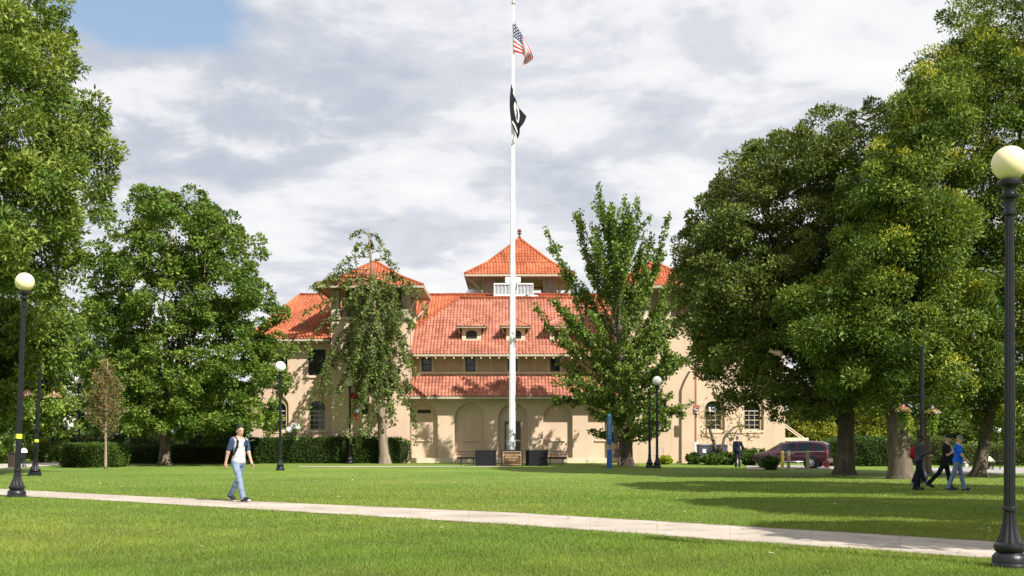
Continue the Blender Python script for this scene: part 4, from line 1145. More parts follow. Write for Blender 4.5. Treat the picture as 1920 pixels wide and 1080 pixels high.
# small bollard lamp and dark bin far left
c = Vector((BX(45, 66), 66, gz(66)))
t = thing('path_light', 'short black path light with white top beside the left path', 'lamp', c)
h = BZ(848, 66) - c.z
m_ = MB(); m_.lathe([(.13, 0), (.11, .1), (.07, .15), (.07, h - .35), (.14, h - .3), (.12, h - .02)], 14); m_.build('post', M['iron'], t, smooth=True, angle=40)
m_ = MB(); m_.lathe([(.2, h - .02), (.2, h + .06), (.13, h + .2), (.01, h + .26)], 14); m_.build('lamp_head', M['globe_white'], t, smooth=True, angle=40)
c = Vector((BX(24, 63), 63, gz(63)))
t = thing('litter_bin', 'dark square litter bin beside the left path, half behind the taped post', 'bin', c)
m_ = MB(); m_.bbox(-.2, .2, -.2, .2, .05, .82, .03); m_.build('body', mat('bin_brown', (.04, .028, .022), .6), t)
m_ = MB(); m_.bbox(-.23, .23, -.23, .23, .825, .9, .03); m_.build('lid', M['black'], t)
# right hand far corner
c = Vector((BX(1808, 66), 66, gz(66)))
t = thing('waste_tub', 'pale grey waste tub standing on the paving behind the man in blue', 'bin', c)
m_ = MB(); hh = BZ(866, 66) - c.z; m_.lathe([(.2, .0), (.26, hh - .06), (.29, hh - .05), (.29, hh), (.25, hh), (.22, .3)], 20); m_.build('tub', M['binwhite'], t, smooth=True, angle=40)
m_ = MB(); m_.tube([(-.27, 0, hh - .02), (-.2, 0, hh + .12), (.2, 0, hh + .12), (.27, 0, hh - .02)], .012, 6); m_.build('handle', M['metal'], t)
c = Vector((BX(1855, 62), 62, gz(62)))
t = thing('garden_lantern', 'lantern with a pale pointed cap standing beside the leaning tree', 'lamp', c)
hh = BZ(866, 62) - c.z
m_ = MB(); m_.lathe([(.12, 0), (.05, .1), (.045, hh - .25), (.12, hh - .2), (.12, hh)], 12); m_.build('post', M['iron'], t, smooth=True, angle=40)
m_ = MB(); m_.lathe([(.30, hh), (.29, hh + .03), (.12, hh + .22), (.03, hh + .3)], 16); m_.build('cap', M['globe_cream'], t, smooth=True, angle=40)
for px in (1852, 1868):
    c = Vector((BX(px, 60.5), 60.5, gz(60.5)))
    t = thing('garden_chair', 'black metal garden chair in front of the pointed lantern' if px == 1852 else 'black metal garden chair nearer the big lamp post', 'chair', c, R(20 if px == 1852 else -30), 'garden chairs under the right trees')
    m_ = MB(); m_.bbox(-.22, .22, -.22, .22, .43, .47, .01); m_.build('seat', M['black'], t)
    m_ = MB()
    for x in (-.2, -.1, 0, .1, .2): m_.bar((x, .2, .47), (x, .28, .86), .02)
    m_.bar((-.22, .285, .87), (.22, .285, .87), .04); m_.build('backrest', M['black'], t)
    for x in (-.19, .19):
        for y in (-.19, .19): m_ = MB(); m_.bar((x, y, 0), (x, y, .43), .03); m_.build('leg', M['black'], t)

# ================================================================== MAROON CAR
def car():
    Y = 63.5
    c = Vector((BX(1525, Y), Y, gz(Y)))       # under the rear axle; the nose points left (-x)
    t = thing('parked_car', 'maroon sport utility car parked behind the tan bollards', 'car', c, R(-24)); t.scale = (.93, .93, .93)
    Rw = .345; L1 = 2.75
    # stations along x: (x, half width low, z sill, z belt, half width roof, z roof)
    S = [(.98, .78, .62, .95, .60, 1.12), (.93, .86, .42, 1.02, .66, 1.46), (.70, .92, .36, 1.03, .68, 1.60), (.2, .93, .34, 1.01, .69, 1.655), (-.6, .94, .33, .985, .70, 1.67), (-1.3, .94, .33, .965, .70, 1.645), (-1.75, .94, .33, .955, .69, 1.56),
         (-2.2, .94, .33, .95, .70, 1.30), (-2.62, .93, .34, .945, .74, 1.03), (-3.1, .91, .38, .90, .70, .955), (-3.45, .86, .42, .80, .60, .86), (-3.6, .72, .48, .66, .5, .70)]
    V = []; F = []; n = 13
    for (x, w, zs, zb, wr, zr) in S:
        ring = [(0, zs - .03), (w * .80, zs - .02), (w * .97, zs + .06), (w, (zs + zb) / 2), (w * .985, zb - .05), (w * .95, zb), (wr + (w * .93 - wr) * .45, zb + (zr - zb) * .5), (wr * 1.03, zr - .09), (wr * .93, zr - .025), (wr * .6, zr), (0, zr + .008)]
        n = len(ring)
        V += [(x, y, z) for y, z in ring] + [(x, -y, z) for y, z in ring[-2:0:-1]]
    m = 2 * n - 2
    for i in range(len(S) - 1):
        for k in range(m): a, b_ = i * m + k, i * m + (k + 1) % m; F.append((a, b_, b_ + m, a + m))
    F.append(tuple(range(m))); F.append(tuple((len(S) - 1) * m + k for k in range(m - 1, -1, -1)))
    mb = MB(); mb.add(V, F); body = mb.build('body', M['carpaint'], t, smooth=True, angle=38)
    def side_pt(x, f, s):
        xs = [q[0] for q in S][::-1]
        g = lambda i: float(np.interp(x, xs, [q[i] for q in S][::-1]))
        w, zb, wr, zr = g(1), g(3), g(4), g(5)
        ys_ = [w * .95, wr + (w * .93 - wr) * .45, wr * 1.03, wr * .93]; zs_ = [zb, zb + (zr - zb) * .5, zr - .09, zr - .025]
        z = zb + .03 + (zr - .11 - zb - .03) * f
        return Vector((x, s * (float(np.interp(z, zs_, ys_)) + .012), z))
    for s in (-1, 1):
        for (x0, x1, top0, top1) in ((.78, .18, .72, 1.0), (.06, -.78, 1, 1), (-.90, -1.78, 1, .93)):
            g = MB(); k = 6
            for i in range(k):
                a, b_ = x0 + (x1 - x0) * i / k, x0 + (x1 - x0) * (i + 1) / k; ta, tb = top0 + (top1 - top0) * i / k, top0 + (top1 - top0) * (i + 1) / k
                for j in range(4): g.poly([side_pt(a, ta * j / 4, s), side_pt(b_, tb * j / 4, s), side_pt(b_, tb * (j + 1) / 4, s), side_pt(a, ta * (j + 1) / 4, s)])
            g.build('side_window', M['carglass'], t, smooth=True)
        tr = MB()
        for i in range(14): a, b_ = .8 - i * .19, .8 - (i + 1) * .19; tr.bar(side_pt(a, -.02, s), side_pt(b_, -.02, s), .02, .03)
        tr.build('window_trim', M['chrome'], t)
        rb = MB(); rb.tube([(-2.15, s * .97, .40), (-.45, s * .97, .40)], .045, 8); rb.build('running_board', M['chrome'], t, smooth=True)
        hd = MB()
        for x in (-.05, -1.0): hd.bar((x, s * .957, .88), (x - .2, s * .957, .88), .025, .035)
        hd.build('door_handle', M['chrome'], t)
        for x in (.28,) if False else (): pass
        sm = MB(); 
        for x in (-.02, -.84, -1.85): sm.bar((x, s * .948, .42), (x, s * .945, .93), .008)
        sm.build('door_seam', M['black'], t)
        tl = MB(); tl.bbox(.86, .955, min(s * .60, s * .84), max(s * .60, s * .84), .92, 1.06, .02); tl.build('tail_light', M['taillight'], t)
        mi = MB(); mi.bbox(-1.80, -1.66, min(s * .96, s * 1.12), max(s * .96, s * 1.12), .98, 1.12, .03); mi.build('wing_mirror', M['carpaint'], t)
    ws = MB(); ws.poly([(-2.30, -.66, 1.26), (-2.30, .66, 1.26), (-1.80, .62, 1.555), (-1.80, -.62, 1.555)]); ws.poly([(-2.68, -.70, 1.03), (-2.68, .70, 1.03), (-2.30, .66, 1.26), (-2.30, -.66, 1.26)])
    ws.v = [(x - .02, y, z + .02) for x, y, z in ws.v]; ws.build('windscreen', M['carglass'], t)
    rw = MB(); rw.poly([(.985, -.55, 1.02), (.985, .55, 1.02), (.955, .5, 1.40), (.955, -.5, 1.40)]); rw.build('rear_window', M['carglass'], t)
    bp = MB(); bp.bbox(.80, 1.05, -.86, .86, .36, .60, .05); bp.build('bumper', mat('bumper_grey', (.08, .06, .065), .6), t)
    for x in (0, -L1):
        for s in (-1, 1):
            wl_ = MB(); wl_.tube([(x, s * .955, Rw), (x, s * .70, Rw)], .44, 24); wl_.build('wheel_arch', M['black'], t)
            wl_ = MB(); prof = [(.22, -.10), (.315, -.11), (.345, -.07), (.345, .07), (.315, .11), (.22, .10)]
            wl_.lathe(prof, 28, caps=False); wl_.v = [(x + a, s * .88 + c_, Rw + b_) for a, b_, c_ in wl_.v]
            ty = wl_.build('wheel', M['rubber'], t, smooth=True, angle=35)
            rm = MB(); rm.tube([(x, s * .93, Rw), (x, s * .90, Rw)], .225, 24)
            for k in range(7):
                a = k * 2 * math.pi / 7; rm.bar((x + .04 * math.cos(a), s * .975, Rw + .04 * math.sin(a)), (x + .22 * math.cos(a), s * .968, Rw + .22 * math.sin(a)), .085, .03, up=Vector((0, 1, 0)))
            rm.tube([(x, s * .985, Rw), (x, s * .95, Rw)], .06, 12)
            rm.tube([(x + .215 * math.cos(a), s * .97, Rw + .215 * math.sin(a)) for a in np.linspace(0, 2 * math.pi, 25)], .02, 6, caps=False)
            rm.build('rim', M['chrome'], ty)
            hb = MB(); hb.tube([(x, s * .942, Rw), (x, s * .932, Rw)], .20, 20); hb.build('brake_disc', M['black'], ty)
car()
# red and white wheel chock / toy by the rear wheel
c = Vector((BX(1545, 61.6), 61.6, gz(61.6)))
t = thing('traffic_marker', 'small red and white road marker lying by the rear wheel of the maroon car', 'marker', c)
m_ = MB(); m_.bbox(-.32, .32, -.12, .12, .0, .12, .03); m_.build('base', M['white'], t)
m_ = MB(); m_.tube([(.12, 0, .12), (.2, 0, .42)], [.15, .11], 12); m_.build('cone', M['red'], t, smooth=True, angle=40)
c = Vector((BX(1495, 61.2), 61.2, gz(61.2)))
t = thing('ground_light', 'little white dome light in the grass under the maroon car door', 'lamp', c)
m_ = MB(); m_.lathe([(.11, 0), (.11, .05)], 14); m_.build('collar', M['iron'], t); m_ = MB(); m_.lathe([(.10 * math.cos(a), .05 + .12 * math.sin(a)) for a in np.linspace(0, 1.5, 7)], 14); m_.build('dome', M['globe_white'], t, smooth=True)
# ================================================================== PEOPLE (one smooth surface per body, grown from a distance field)
def surface(prims, cell, cuts=(), k=.03):
    """prims: ('cap', a, b, ra, rb[, k]) tapered limbs, ('ell', c, (rx,ry,rz)[, k, yaw]); returns verts, quads"""
    lo = np.array([1e9] * 3); hi = -lo
    for p in prims:
        if p[0] == 'cap':
            a, b = np.array(p[1]), np.array(p[2]); r = max(p[3], p[4])
            lo = np.minimum(lo, np.minimum(a, b) - r); hi = np.maximum(hi, np.maximum(a, b) + r)
        else:
            c = np.array(p[1]); r = np.array(p[2]).max(); lo = np.minimum(lo, c - r); hi = np.maximum(hi, c + r)
    lo -= 3 * cell; hi += 3 * cell
    n = np.ceil((hi - lo) / cell).astype(int) + 1
    D = np.full(n, 1.0, np.float32)
    ax = [lo[i] + cell * np.arange(n[i]) for i in range(3)]
    for p in prims:
        kk = k
        if p[0] == 'cap':
            a, b = np.array(p[1], float), np.array(p[2], float); r = max(p[3], p[4]); kk = p[5] if len(p) > 5 else k
            l2, h2 = np.minimum(a, b) - r - kk * 2 - cell * 2, np.maximum(a, b) + r + kk * 2 + cell * 2
        else:
            c = np.array(p[1], float); rr = np.array(p[2], float); kk = p[3] if len(p) > 3 else k; yaw = p[4] if len(p) > 4 else 0
            l2, h2 = c - rr.max() - kk * 2 - cell * 2, c + rr.max() + kk * 2 + cell * 2
        i0 = np.maximum(0, np.floor((l2 - lo) / cell).astype(int)); i1 = np.minimum(n, np.ceil((h2 - lo) / cell).astype(int) + 1)
        sl_ = tuple(slice(i0[i], i1[i]) for i in range(3))
        X, Y, Z = np.meshgrid(ax[0][sl_[0]], ax[1][sl_[1]], ax[2][sl_[2]], indexing='ij')
        if p[0] == 'cap':
            ba = b - a; L2 = max(ba @ ba, 1e-9)
            t = np.clip(((X - a[0]) * ba[0] + (Y - a[1]) * ba[1] + (Z - a[2]) * ba[2]) / L2, 0, 1)
            d = np.sqrt((X - a[0] - ba[0] * t) ** 2 + (Y - a[1] - ba[1] * t) ** 2 + (Z - a[2] - ba[2] * t) ** 2) - (p[3] + (p[4] - p[3]) * t)
        else:
            x, y, z = X - c[0], Y - c[1], Z - c[2]
            if yaw: x, y = x * math.cos(yaw) + y * math.sin(yaw), -x * math.sin(yaw) + y * math.cos(yaw)
            k0 = np.sqrt((x / rr[0]) ** 2 + (y / rr[1]) ** 2 + (z / rr[2]) ** 2); k1 = np.sqrt((x / rr[0] ** 2) ** 2 + (y / rr[1] ** 2) ** 2 + (z / rr[2] ** 2) ** 2)
            d = k0 * (k0 - 1) / np.maximum(k1, 1e-6)
        o = D[sl_]; h = np.clip(.5 + .5 * (o - d) / kk, 0, 1)
        D[sl_] = o * (1 - h) + d * h - kk * h * (1 - h)
    if cuts:
        X, Y, Z = np.meshgrid(*ax, indexing='ij')
        for f in cuts: D = np.maximum(D, f(X, Y, Z))
        D[0] = D[-1] = 1; D[:, 0] = D[:, -1] = 1; D[:, :, 0] = D[:, :, -1] = 1
    I = D < 0
    c8 = [I[i:n[0] - 1 + i, j:n[1] - 1 + j, q:n[2] - 1 + q] for i in (0, 1) for j in (0, 1) for q in (0, 1)]
    s = sum(c.astype(np.int8) for c in c8); act = (s > 0) & (s < 8)
    idx = np.full(act.shape, -1, np.int64); ii = np.argwhere(act); idx[act] = np.arange(len(ii))
    acc = np.zeros((len(ii), 3)); cnt = np.zeros(len(ii))
    cor = [(i, j, q) for i in (0, 1) for j in (0, 1) for q in (0, 1)]
    for a in range(8):
        for b in range(a + 1, 8):
            if sum(abs(cor[a][t] - cor[b][t]) for t in range(3)) != 1: continue
            va = D[ii[:, 0] + cor[a][0], ii[:, 1] + cor[a][1], ii[:, 2] + cor[a][2]]; vb = D[ii[:, 0] + cor[b][0], ii[:, 1] + cor[b][1], ii[:, 2] + cor[b][2]]
            m = (va < 0) != (vb < 0); t = np.where(m, va / np.where(va == vb, 1, va - vb), 0)
            acc += m[:, None] * (np.array(cor[a]) + t[:, None] * (np.array(cor[b]) - np.array(cor[a]))); cnt += m
    V = lo + cell * (ii + acc / np.maximum(cnt, 1)[:, None])
    Q = []
    for axx in range(3):
        o1, o2 = [(1, 2), (2, 0), (0, 1)][axx]
        sl0 = [slice(1, m - 1) for m in n]; A = I[tuple(sl0)]
        sl1 = [slice(1, m - 1) for m in n]; sl1[axx] = slice(2, n[axx]); B = I[tuple(sl1)]
        e = np.argwhere(A != B) + 1; inside = A[tuple((e - 1).T)]
        def cellid(d1, d2):
            p = e.copy(); p[:, o1] -= d1; p[:, o2] -= d2; return idx[p[:, 0], p[:, 1], p[:, 2]]
        q = np.stack([cellid(1, 1), cellid(0, 1), cellid(0, 0), cellid(1, 0)], 1); q[~inside] = q[~inside][:, ::-1]; Q.append(q)
    Q = np.concatenate(Q); Q = Q[(Q >= 0).all(1)]
    return V, Q
def rotv(v, ax, a):
    return Matrix.Rotation(a, 3, ax) @ Vector(v)
def skeleton(H=1.78, legs=((25, 5), (-25, 20)), arms=((-20, 15, 8), (20, 15, 8)), lean=4, head_yaw=0, head_pitch=8, sh=1.0):
    """forward = +x, left = +y. legs: (hip swing deg, knee bend deg) for left, right; arms: (swing, elbow bend, out deg)"""
    k = H / 1.78; J = {}
    th, shn = .44 * k, .43 * k
    foot = []
    for (a, b) in legs:
        foot.append(th * math.cos(R(a)) + shn * math.cos(R(a - b)))
    hz = max(foot) + .085 * k
    J['pelvis'] = Vector((0, 0, hz + .04 * k))
    for i, (sd, (a, b)) in enumerate(zip((1, -1), legs)):
        hp = Vector((0, sd * .095 * k, hz)); kn = hp + Vector((math.sin(R(a)), 0, -math.cos(R(a)))) * th; an = kn + Vector((math.sin(R(a - b)), 0, -math.cos(R(a - b)))) * shn
        J['hip', i], J['knee', i], J['ankle', i] = hp, kn, an
        pit = R((a - b) * .75 if a > 10 else min(0, (a - b + 8) * .6))    # heel strike or toe off
        f = Vector((math.cos(pit), 0, math.sin(pit)))
        J['foot', i] = f
    up = Vector((math.sin(R(lean)), 0, math.cos(R(lean))))
    J['up'] = up
    J['waist'] = J['pelvis'] + up * .14 * k; J['chest'] = J['pelvis'] + up * .36 * k; J['neck'] = J['pelvis'] + up * .53 * k
    J['head'] = J['neck'] + up * .16 * k + Vector((.025 * k, 0, 0)); J['hy'] = R(head_yaw); J['hp'] = R(head_pitch)
    for i, (sd, (sw, el, out)) in enumerate(zip((1, -1), arms)):
        s = J['pelvis'] + up * .475 * k + Vector((0, sd * .185 * k * sh, 0))
        d = rotv(rotv((0, 0, -1), 'Y', -R(sw)), 'X', sd * R(out)); e = s + d * .29 * k
        d2 = rotv(rotv((0, 0, -1), 'Y', -R(sw + el)), 'X', sd * R(out * .4)); w = e + d2 * .255 * k
        J['sh', i], J['el', i], J['wr', i], J['fa', i] = s, e, w, d2
    J['k'] = k
    return J
def fit_arm(J, i, elbow, wrist):
    """put elbow and wrist where the picture has them"""
    J['el', i] = Vector(elbow); J['wr', i] = Vector(wrist); J['fa', i] = (Vector(wrist) - Vector(elbow)).normalized()
def hand_prims(J, i, curl=.5):
    k = J['k']; w = J['wr', i]; d = J['fa', i]; sd = 1 if i == 0 else -1
    nrm = Vector((0, sd, 0)); nrm = (nrm - d * nrm.dot(d)).normalized()     # back of the hand faces outwards
    side = d.cross(nrm).normalized()
    if side.x < 0: side = -side                                          # thumb side points forward
    P_ = [('cap', w, w + d * .045 * k, .026 * k, .030 * k, .02)]
    pc = w + d * .085 * k
    for o in (-.024, -.008, .008, .024): P_.append(('cap', w + d * .03 * k + side * o * .7 * k, pc + side * o * k, .013 * k, .012 * k, .012))
    for o, l in ((.029, .068), (.010, .078), (-.010, .073), (-.029, .055)):
        a = pc + side * o * k; b = a + (d * math.cos(curl * .5) - nrm * math.sin(curl * .5)) * l * .5 * k; c = b + (d * math.cos(curl * 1.4) - nrm * math.sin(curl * 1.4)) * l * .5 * k
        P_ += [('cap', a, b, .0095 * k, .0085 * k, .004), ('cap', b, c, .0085 * k, .0070 * k, .004)]
    a = w + d * .03 * k + side * .026 * k; b = a + (d * .6 + side * .75 - nrm * .3).normalized() * .045 * k; c = b + (d * .9 + side * .25 - nrm * .35).normalized() * .035 * k
    P_ += [('cap', a, b, .013 * k, .011 * k, .01), ('cap', b, c, .011 * k, .008 * k, .005)]
    return P_
def hdir(J, v):
    return Matrix.Rotation(J['hy'], 3, 'Z') @ (Matrix.Rotation(J['hp'], 3, 'Y') @ Vector(v))
def body_prims(J, belly=0.0):
    k = J['k']; h = J['head']; up = J['up']; b = belly
    at_ = lambda v: h + hdir(J, v) * k
    P_ = [('ell', at_((-.008, 0, .035)), (.100 * k, .079 * k, .100 * k), .02, J['hy']), ('ell', at_((.022, 0, -.035)), (.068 * k, .058 * k, .082 * k), .03, J['hy']),
          ('cap', at_((.05, 0, -.085)), at_((.062, 0, -.082)), .024 * k, .020 * k, .02),
          ('cap', at_((.083, 0, .025)), at_((.104, 0, -.018)), .009 * k, .014 * k, .012), ('cap', at_((.078, 0, -.048)), at_((.080, 0, -.056)), .017 * k, .015 * k, .015),
          ('cap', at_((.080, -.035, .036)), at_((.080, .035, .036)), .012 * k, .012 * k, .015)]
    for s in (-1, 1): P_.append(('ell', at_((-.012, s * .078, .0)), (.022 * k, .011 * k, .033 * k), .008, J['hy']))
    P_ += [('cap', J['neck'] - up * .02 * k, h + Vector((-.012, 0, -.04)) * k, .062 * k, .052 * k, .03)]
    P_ += torso_prims(J, b, 0)
    for i in (0, 1): P_ += [('cap', J['sh', i], J['el', i], .050 * k, .040 * k), ('cap', J['el', i], J['wr', i], .041 * k, .027 * k)] + hand_prims(J, i, J.get('curl', .5))
    for i in (0, 1): P_ += leg_prims(J, i, 0)
    return P_
def torso_prims(J, b, g):
    k = J['k']; up = J['up']; sd = Vector((0, 1, 0))
    P_ = []
    c = J['chest']
    P_ += [('ell', c + up * .03 * k, (.112 * k + g, .165 * k + g, .19 * k + g), .05), ('ell', J['waist'] + Vector((.02 + b * .45, 0, 0)) * k, (.105 * k + g + b * .55, .145 * k + g + b * .35, .17 * k + g), .06),
           ('ell', J['pelvis'], (.11 * k + g + b * .2, .155 * k + g + b * .2, .13 * k + g), .06)]
    P_ += [('cap', J['sh', 0] - sd * .03 * k, J['sh', 1] + sd * .03 * k, .062 * k + g, .062 * k + g, .05), ('cap', J['neck'] - up * .05 * k, J['sh', 0] + up * .012 * k, .058 * k + g, .05 * k + g, .04), ('cap', J['neck'] - up * .05 * k, J['sh', 1] + up * .012 * k, .058 * k + g, .05 * k + g, .04)]
    return P_
def leg_prims(J, i, g, flare=0.0):
    k = J['k']; hp, kn, an = J['hip', i], J['knee', i], J['ankle', i]
    calf = kn.lerp(an, .3) + Vector((-.012, 0, 0)) * k
    P_ = [('cap', hp, kn, .083 * k + g, .057 * k + g, .04), ('cap', kn, calf, .055 * k + g, .055 * k + g, .02), ('cap', calf, an, .053 * k + g, .038 * k + g + flare, .02)]
    if g == 0: P_ += foot_prims(J, i, 0)
    return P_
def foot_prims(J, i, g):
    k = J['k']; an, f = J['ankle', i], J['foot', i]; u = Vector((-f.z, 0, f.x))
    heel = an - f * .04 * k - u * .045 * k; ball = an + f * .11 * k - u * .055 * k; toe = an + f * .175 * k - u * .058 * k
    return [('cap', an, heel, .036 * k + g, .034 * k + g, .02), ('cap', heel, ball, .034 * k + g, .036 * k + g, .03), ('cap', an, ball, .036 * k + g, .034 * k + g, .03), ('cap', ball, toe, .038 * k + g, .028 * k + g, .02)]
def sub(t, name, m, prims, cell, cuts=(), k=.03):
    V, Q = surface(prims, cell, cuts, k)
    return link(name, arrays_mesh(name, V, Q, True), m, t)
def plane(p, n):
    p, n = Vector(p), Vector(n).normalized()
    return lambda X, Y, Z: (X - p.x) * n.x + (Y - p.y) * n.y + (Z - p.z) * n.z
def person(label, loc, heading, J, skin, shirt, pants, shoe, cell=.011, sleeve='short', sleeve_mat=None, hem=.02, belly=0.0, cap=None, hair=None, sole=None, hood=False, group=None, wide=.0):
    t = thing('person', label, 'person', loc, heading, group)
    k = J['k']; up = J['up']
    lowest = min(min((J['ankle', i] + J['foot', i] * .175 * k + Vector((J['foot', i].z, 0, -J['foot', i].x)) * .096 * k).z, (J['ankle', i] - J['foot', i] * .04 * k + Vector((J['foot', i].z, 0, -J['foot', i].x)) * .08 * k).z) for i in (0, 1))
    for q in list(J.keys()):
        if isinstance(J[q], Vector) and q != 'up' and not (isinstance(q, tuple) and q[0] in ('foot', 'fa')): J[q] = J[q] - Vector((0, 0, lowest))
    sub(t, 'body', M[skin], body_prims(J, belly), cell)
    # shirt
    ps = torso_prims(J, belly, .014)
    if sleeve_mat: ps[3] = ('cap', J['sh', 0] - Vector((0, .03, 0)) * k, J['sh', 1] + Vector((0, .03, 0)) * k, .073 * k, .073 * k, .05); ps[4:] = [('cap', J['neck'] - up * .05 * k, J['sh', i] + up * .012 * k + Vector((0, (1 if i else -1) * .015, 0)) * k, .07 * k, .064 * k, .04) for i in (0, 1)]
    hemz = J['pelvis'].z - hem * k
    ps.append(('ell', J['pelvis'] + Vector((0, 0, -.02)), (.125 * k + belly * .3, .165 * k + belly * .2, .13 * k), .05))
    cuts = [plane((0, 0, hemz), (0, 0, -1)), plane(J['neck'] + Vector((.035, 0, -.005)) * k, Vector((.45, 0, .9)))]
    sleeves = []
    for i in (0, 1):
        if sleeve == 'short':
            e = J['sh', i].lerp(J['el', i], .72); sleeves.append(('cap', J['sh', i], e, .066 * k + wide, .060 * k + wide))
        else:
            sleeves += [('cap', J['sh', i], J['el', i], .070 * k + wide, .060 * k + wide), ('cap', J['el', i], J['el', i].lerp(J['wr', i], .93), .060 * k + wide, .044 * k + wide)]
    if sleeve_mat:
        sub(t, 'shirt', M[shirt], ps, cell, cuts)
        for i in (0, 1): sub(t, 'sleeve', M[sleeve_mat], [('cap', J['sh', i] + Vector((0, (1 if i else -1) * -.006, -.004)), sleeves[i][2], .076 * k, .064 * k)], cell)
    else: sub(t, 'shirt', M[shirt], ps + sleeves, cell, cuts)
    lp = [('ell', J['pelvis'] + Vector((0, 0, -.03)), (.122 * k + belly * .2, .165 * k + belly * .15, .125 * k), .04)]
    for i in (0, 1): lp += leg_prims(J, i, .012, .018)
    sub(t, 'trousers', M[pants], lp, cell, [plane(J['pelvis'] + up * .07 * k, up)])
    for i in (0, 1):
        s = sub(t, 'shoe', M[shoe], foot_prims(J, i, .010), cell, k=.03)
        if sole:
            f = J['foot', i]; u = Vector((-f.z, 0, f.x)); an = J['ankle', i]
            sub(s, 'sole', M[sole], [('cap', an - f * .045 * k - u * .078 * k, an + f * .185 * k - u * .083 * k, .038 * k, .036 * k)], cell * .7, [plane(an - u * .074 * k, u), plane(an - u * .105 * k, -u)])
    at_ = lambda v: J['head'] + hdir(J, v) * k
    if hair:
        fr = hdir(J, (1, 0, 0)); cutn = hdir(J, (.75, 0, -.66))
        sub(t, 'hair', M[hair], [('ell', at_((-.012, 0, .05)), (.108 * k, .086 * k, .104 * k), .02, J['hy']), ('ell', at_((.012, 0, .112)), (.075 * k, .066 * k, .042 * k), .03, J['hy'])], cell * .8, [plane(at_((.028, 0, .055)), cutn)])
    if cap:
        c_ = sub(t, 'cap', M[cap], [('ell', at_((-.010, 0, .05)), (.112 * k, .090 * k, .096 * k), .02, J['hy'])], cell * .8, [plane(at_((0, 0, .045)), hdir(J, (.1, 0, -1)))])
        sub(c_, 'peak', M[cap], [('cap', at_((.09, -.03, .048)), at_((.165, -.02, .038)), .012 * k, .008 * k, .02), ('cap', at_((.09, .03, .048)), at_((.165, .02, .038)), .012 * k, .008 * k, .02), ('cap', at_((.09, 0, .052)), at_((.175, 0, .040)), .014 * k, .008 * k, .02)], cell * .7)
    if hood:
        sub(t, 'hood', M[shirt], [('ell', J['neck'] + Vector((-.06, 0, .02)) * k, (.085 * k, .115 * k, .07 * k), .03)], cell)
    for s in (-1, 1):
        e = MB(); e.ball(at_((.0805, s * .031, .018)), .0105 * k, 10, 8); e.build('eye', M['eye'], t, smooth=True)
    mo = MB(); mo.bar(at_((.094, -.022, -.052)), at_((.094, .022, -.052)), .008 * k, .008 * k); mo.build('mouth', M['lip'], t)
    if hair or cap:
        for s in (-1, 1):
            e = MB(); e.bar(at_((.091, s * .016, .041)), at_((.084, s * .050, .040)), .008 * k, .010 * k); e.build('eyebrow', M['hair'], t)
    return t

# --- the student on the path
J = skeleton(1.80, legs=((-17, 22), (22, 3)), arms=((14, 8, 7), (-16, 4, 14)), lean=3, head_yaw=-12, head_pitch=10)
g0 = G(447, 941); g0.z += .012
stu = person('young man with backpack, grey and navy shirt and light jeans walking on the path', g0, R(-38), J, 'skin_tan', 'c_grey', 'c_jeans', 'shoe', .0085, 'short', 'c_navy', hem=.06, hair='hair', sole='sole')
k = J['k']
pk = MB(); c = J['chest'] + Vector((.128, .07, .05)) * k; pk.bbox(c.x - .01, c.x + .012, c.y - .035, c.y + .04, c.z - .05, c.z + .04, .008); pk.build('chest_pocket', M['c_navy'], stu)
bp = thing('backpack', 'black backpack worn by the walking student', 'backpack', stu.location, stu.rotation_euler.z)
c = J['chest'] + Vector((-.20, 0, -.06)) * k
sub(bp, 'pack', M['c_black'], [('ell', c, (.11, .15, .24), .04), ('ell', c + Vector((-.06, 0, -.1)), (.08, .12, .13), .05)], .012)
for s in (-1, 1):
    pts = [J['chest'] + Vector((-.12, s * .11, .16)) * k, J['neck'] + Vector((-.045, s * .115, .012)) * k, J['neck'] + Vector((.03, s * .118, -.0)) * k, J['chest'] + Vector((.115, s * .118, .10)) * k, J['chest'] + Vector((.115, s * .135, -.03)) * k, J['waist'] + Vector((.03, s * .158, .02)) * k, J['waist'] + Vector((-.12, s * .13, -.02)) * k]
    sub(bp, 'strap', M['c_black'], [('cap', a, b, .023, .023, .02) for a, b in zip(pts, pts[1:])], .009)
# --- group on the right
def placed(px, py): return G(px, py)
J = skeleton(1.66, legs=((6, 10), (-7, 4)), arms=((15, 80, 6), (12, 95, 6)), lean=2, head_pitch=16); J['curl'] = 1.3
hm = person('man in dark charcoal hooded top and navy jeans looking at a phone beside the trunk', placed(1722, 919), R(-6), J, 'skin_dark', 'c_char', 'c_darkjeans', 'shoe', .011, 'long', hem=.12, cap='c_black', hood=True, wide=.012)
ph = MB(); w = J['wr', 1] + J['fa', 1] * .10; ph.bbox(w.x - .01, w.x + .07, w.y - .005, w.y + .06, w.z, w.z + .13, .006)
tph = thing('phone', 'black phone in the hands of the man in charcoal', 'phone', hm.location, hm.rotation_euler.z); ph.build('case', M['black'], tph)
J = skeleton(1.64, legs=((20, 2), (-10, 14)), arms=((-8, 30, 8), (10, 70, 8)), lean=4)
rp = person('person in dark clothes and grey shoes with a red backpack, mostly hidden behind the man in charcoal', placed(1722, 909), R(2), J, 'skin_tan', 'c_black', 'c_black', 'shoe_grey', .012, 'short', hem=.1, hair='hair', sole='sole')
rp['label'] = 'person in dark clothes and grey shoes, mostly hidden behind the man in charcoal'
rb = thing('backpack', 'red backpack worn by the person hidden behind the man in charcoal', 'backpack', rp.location, rp.rotation_euler.z)
c = J['chest'] + Vector((-.20, 0, -.10))
sub(rb, 'pack', M['c_red'], [('ell', c, (.11, .15, .23), .04), ('ell', c + Vector((-.05, 0, -.1)), (.08, .12, .12), .05)], .013)
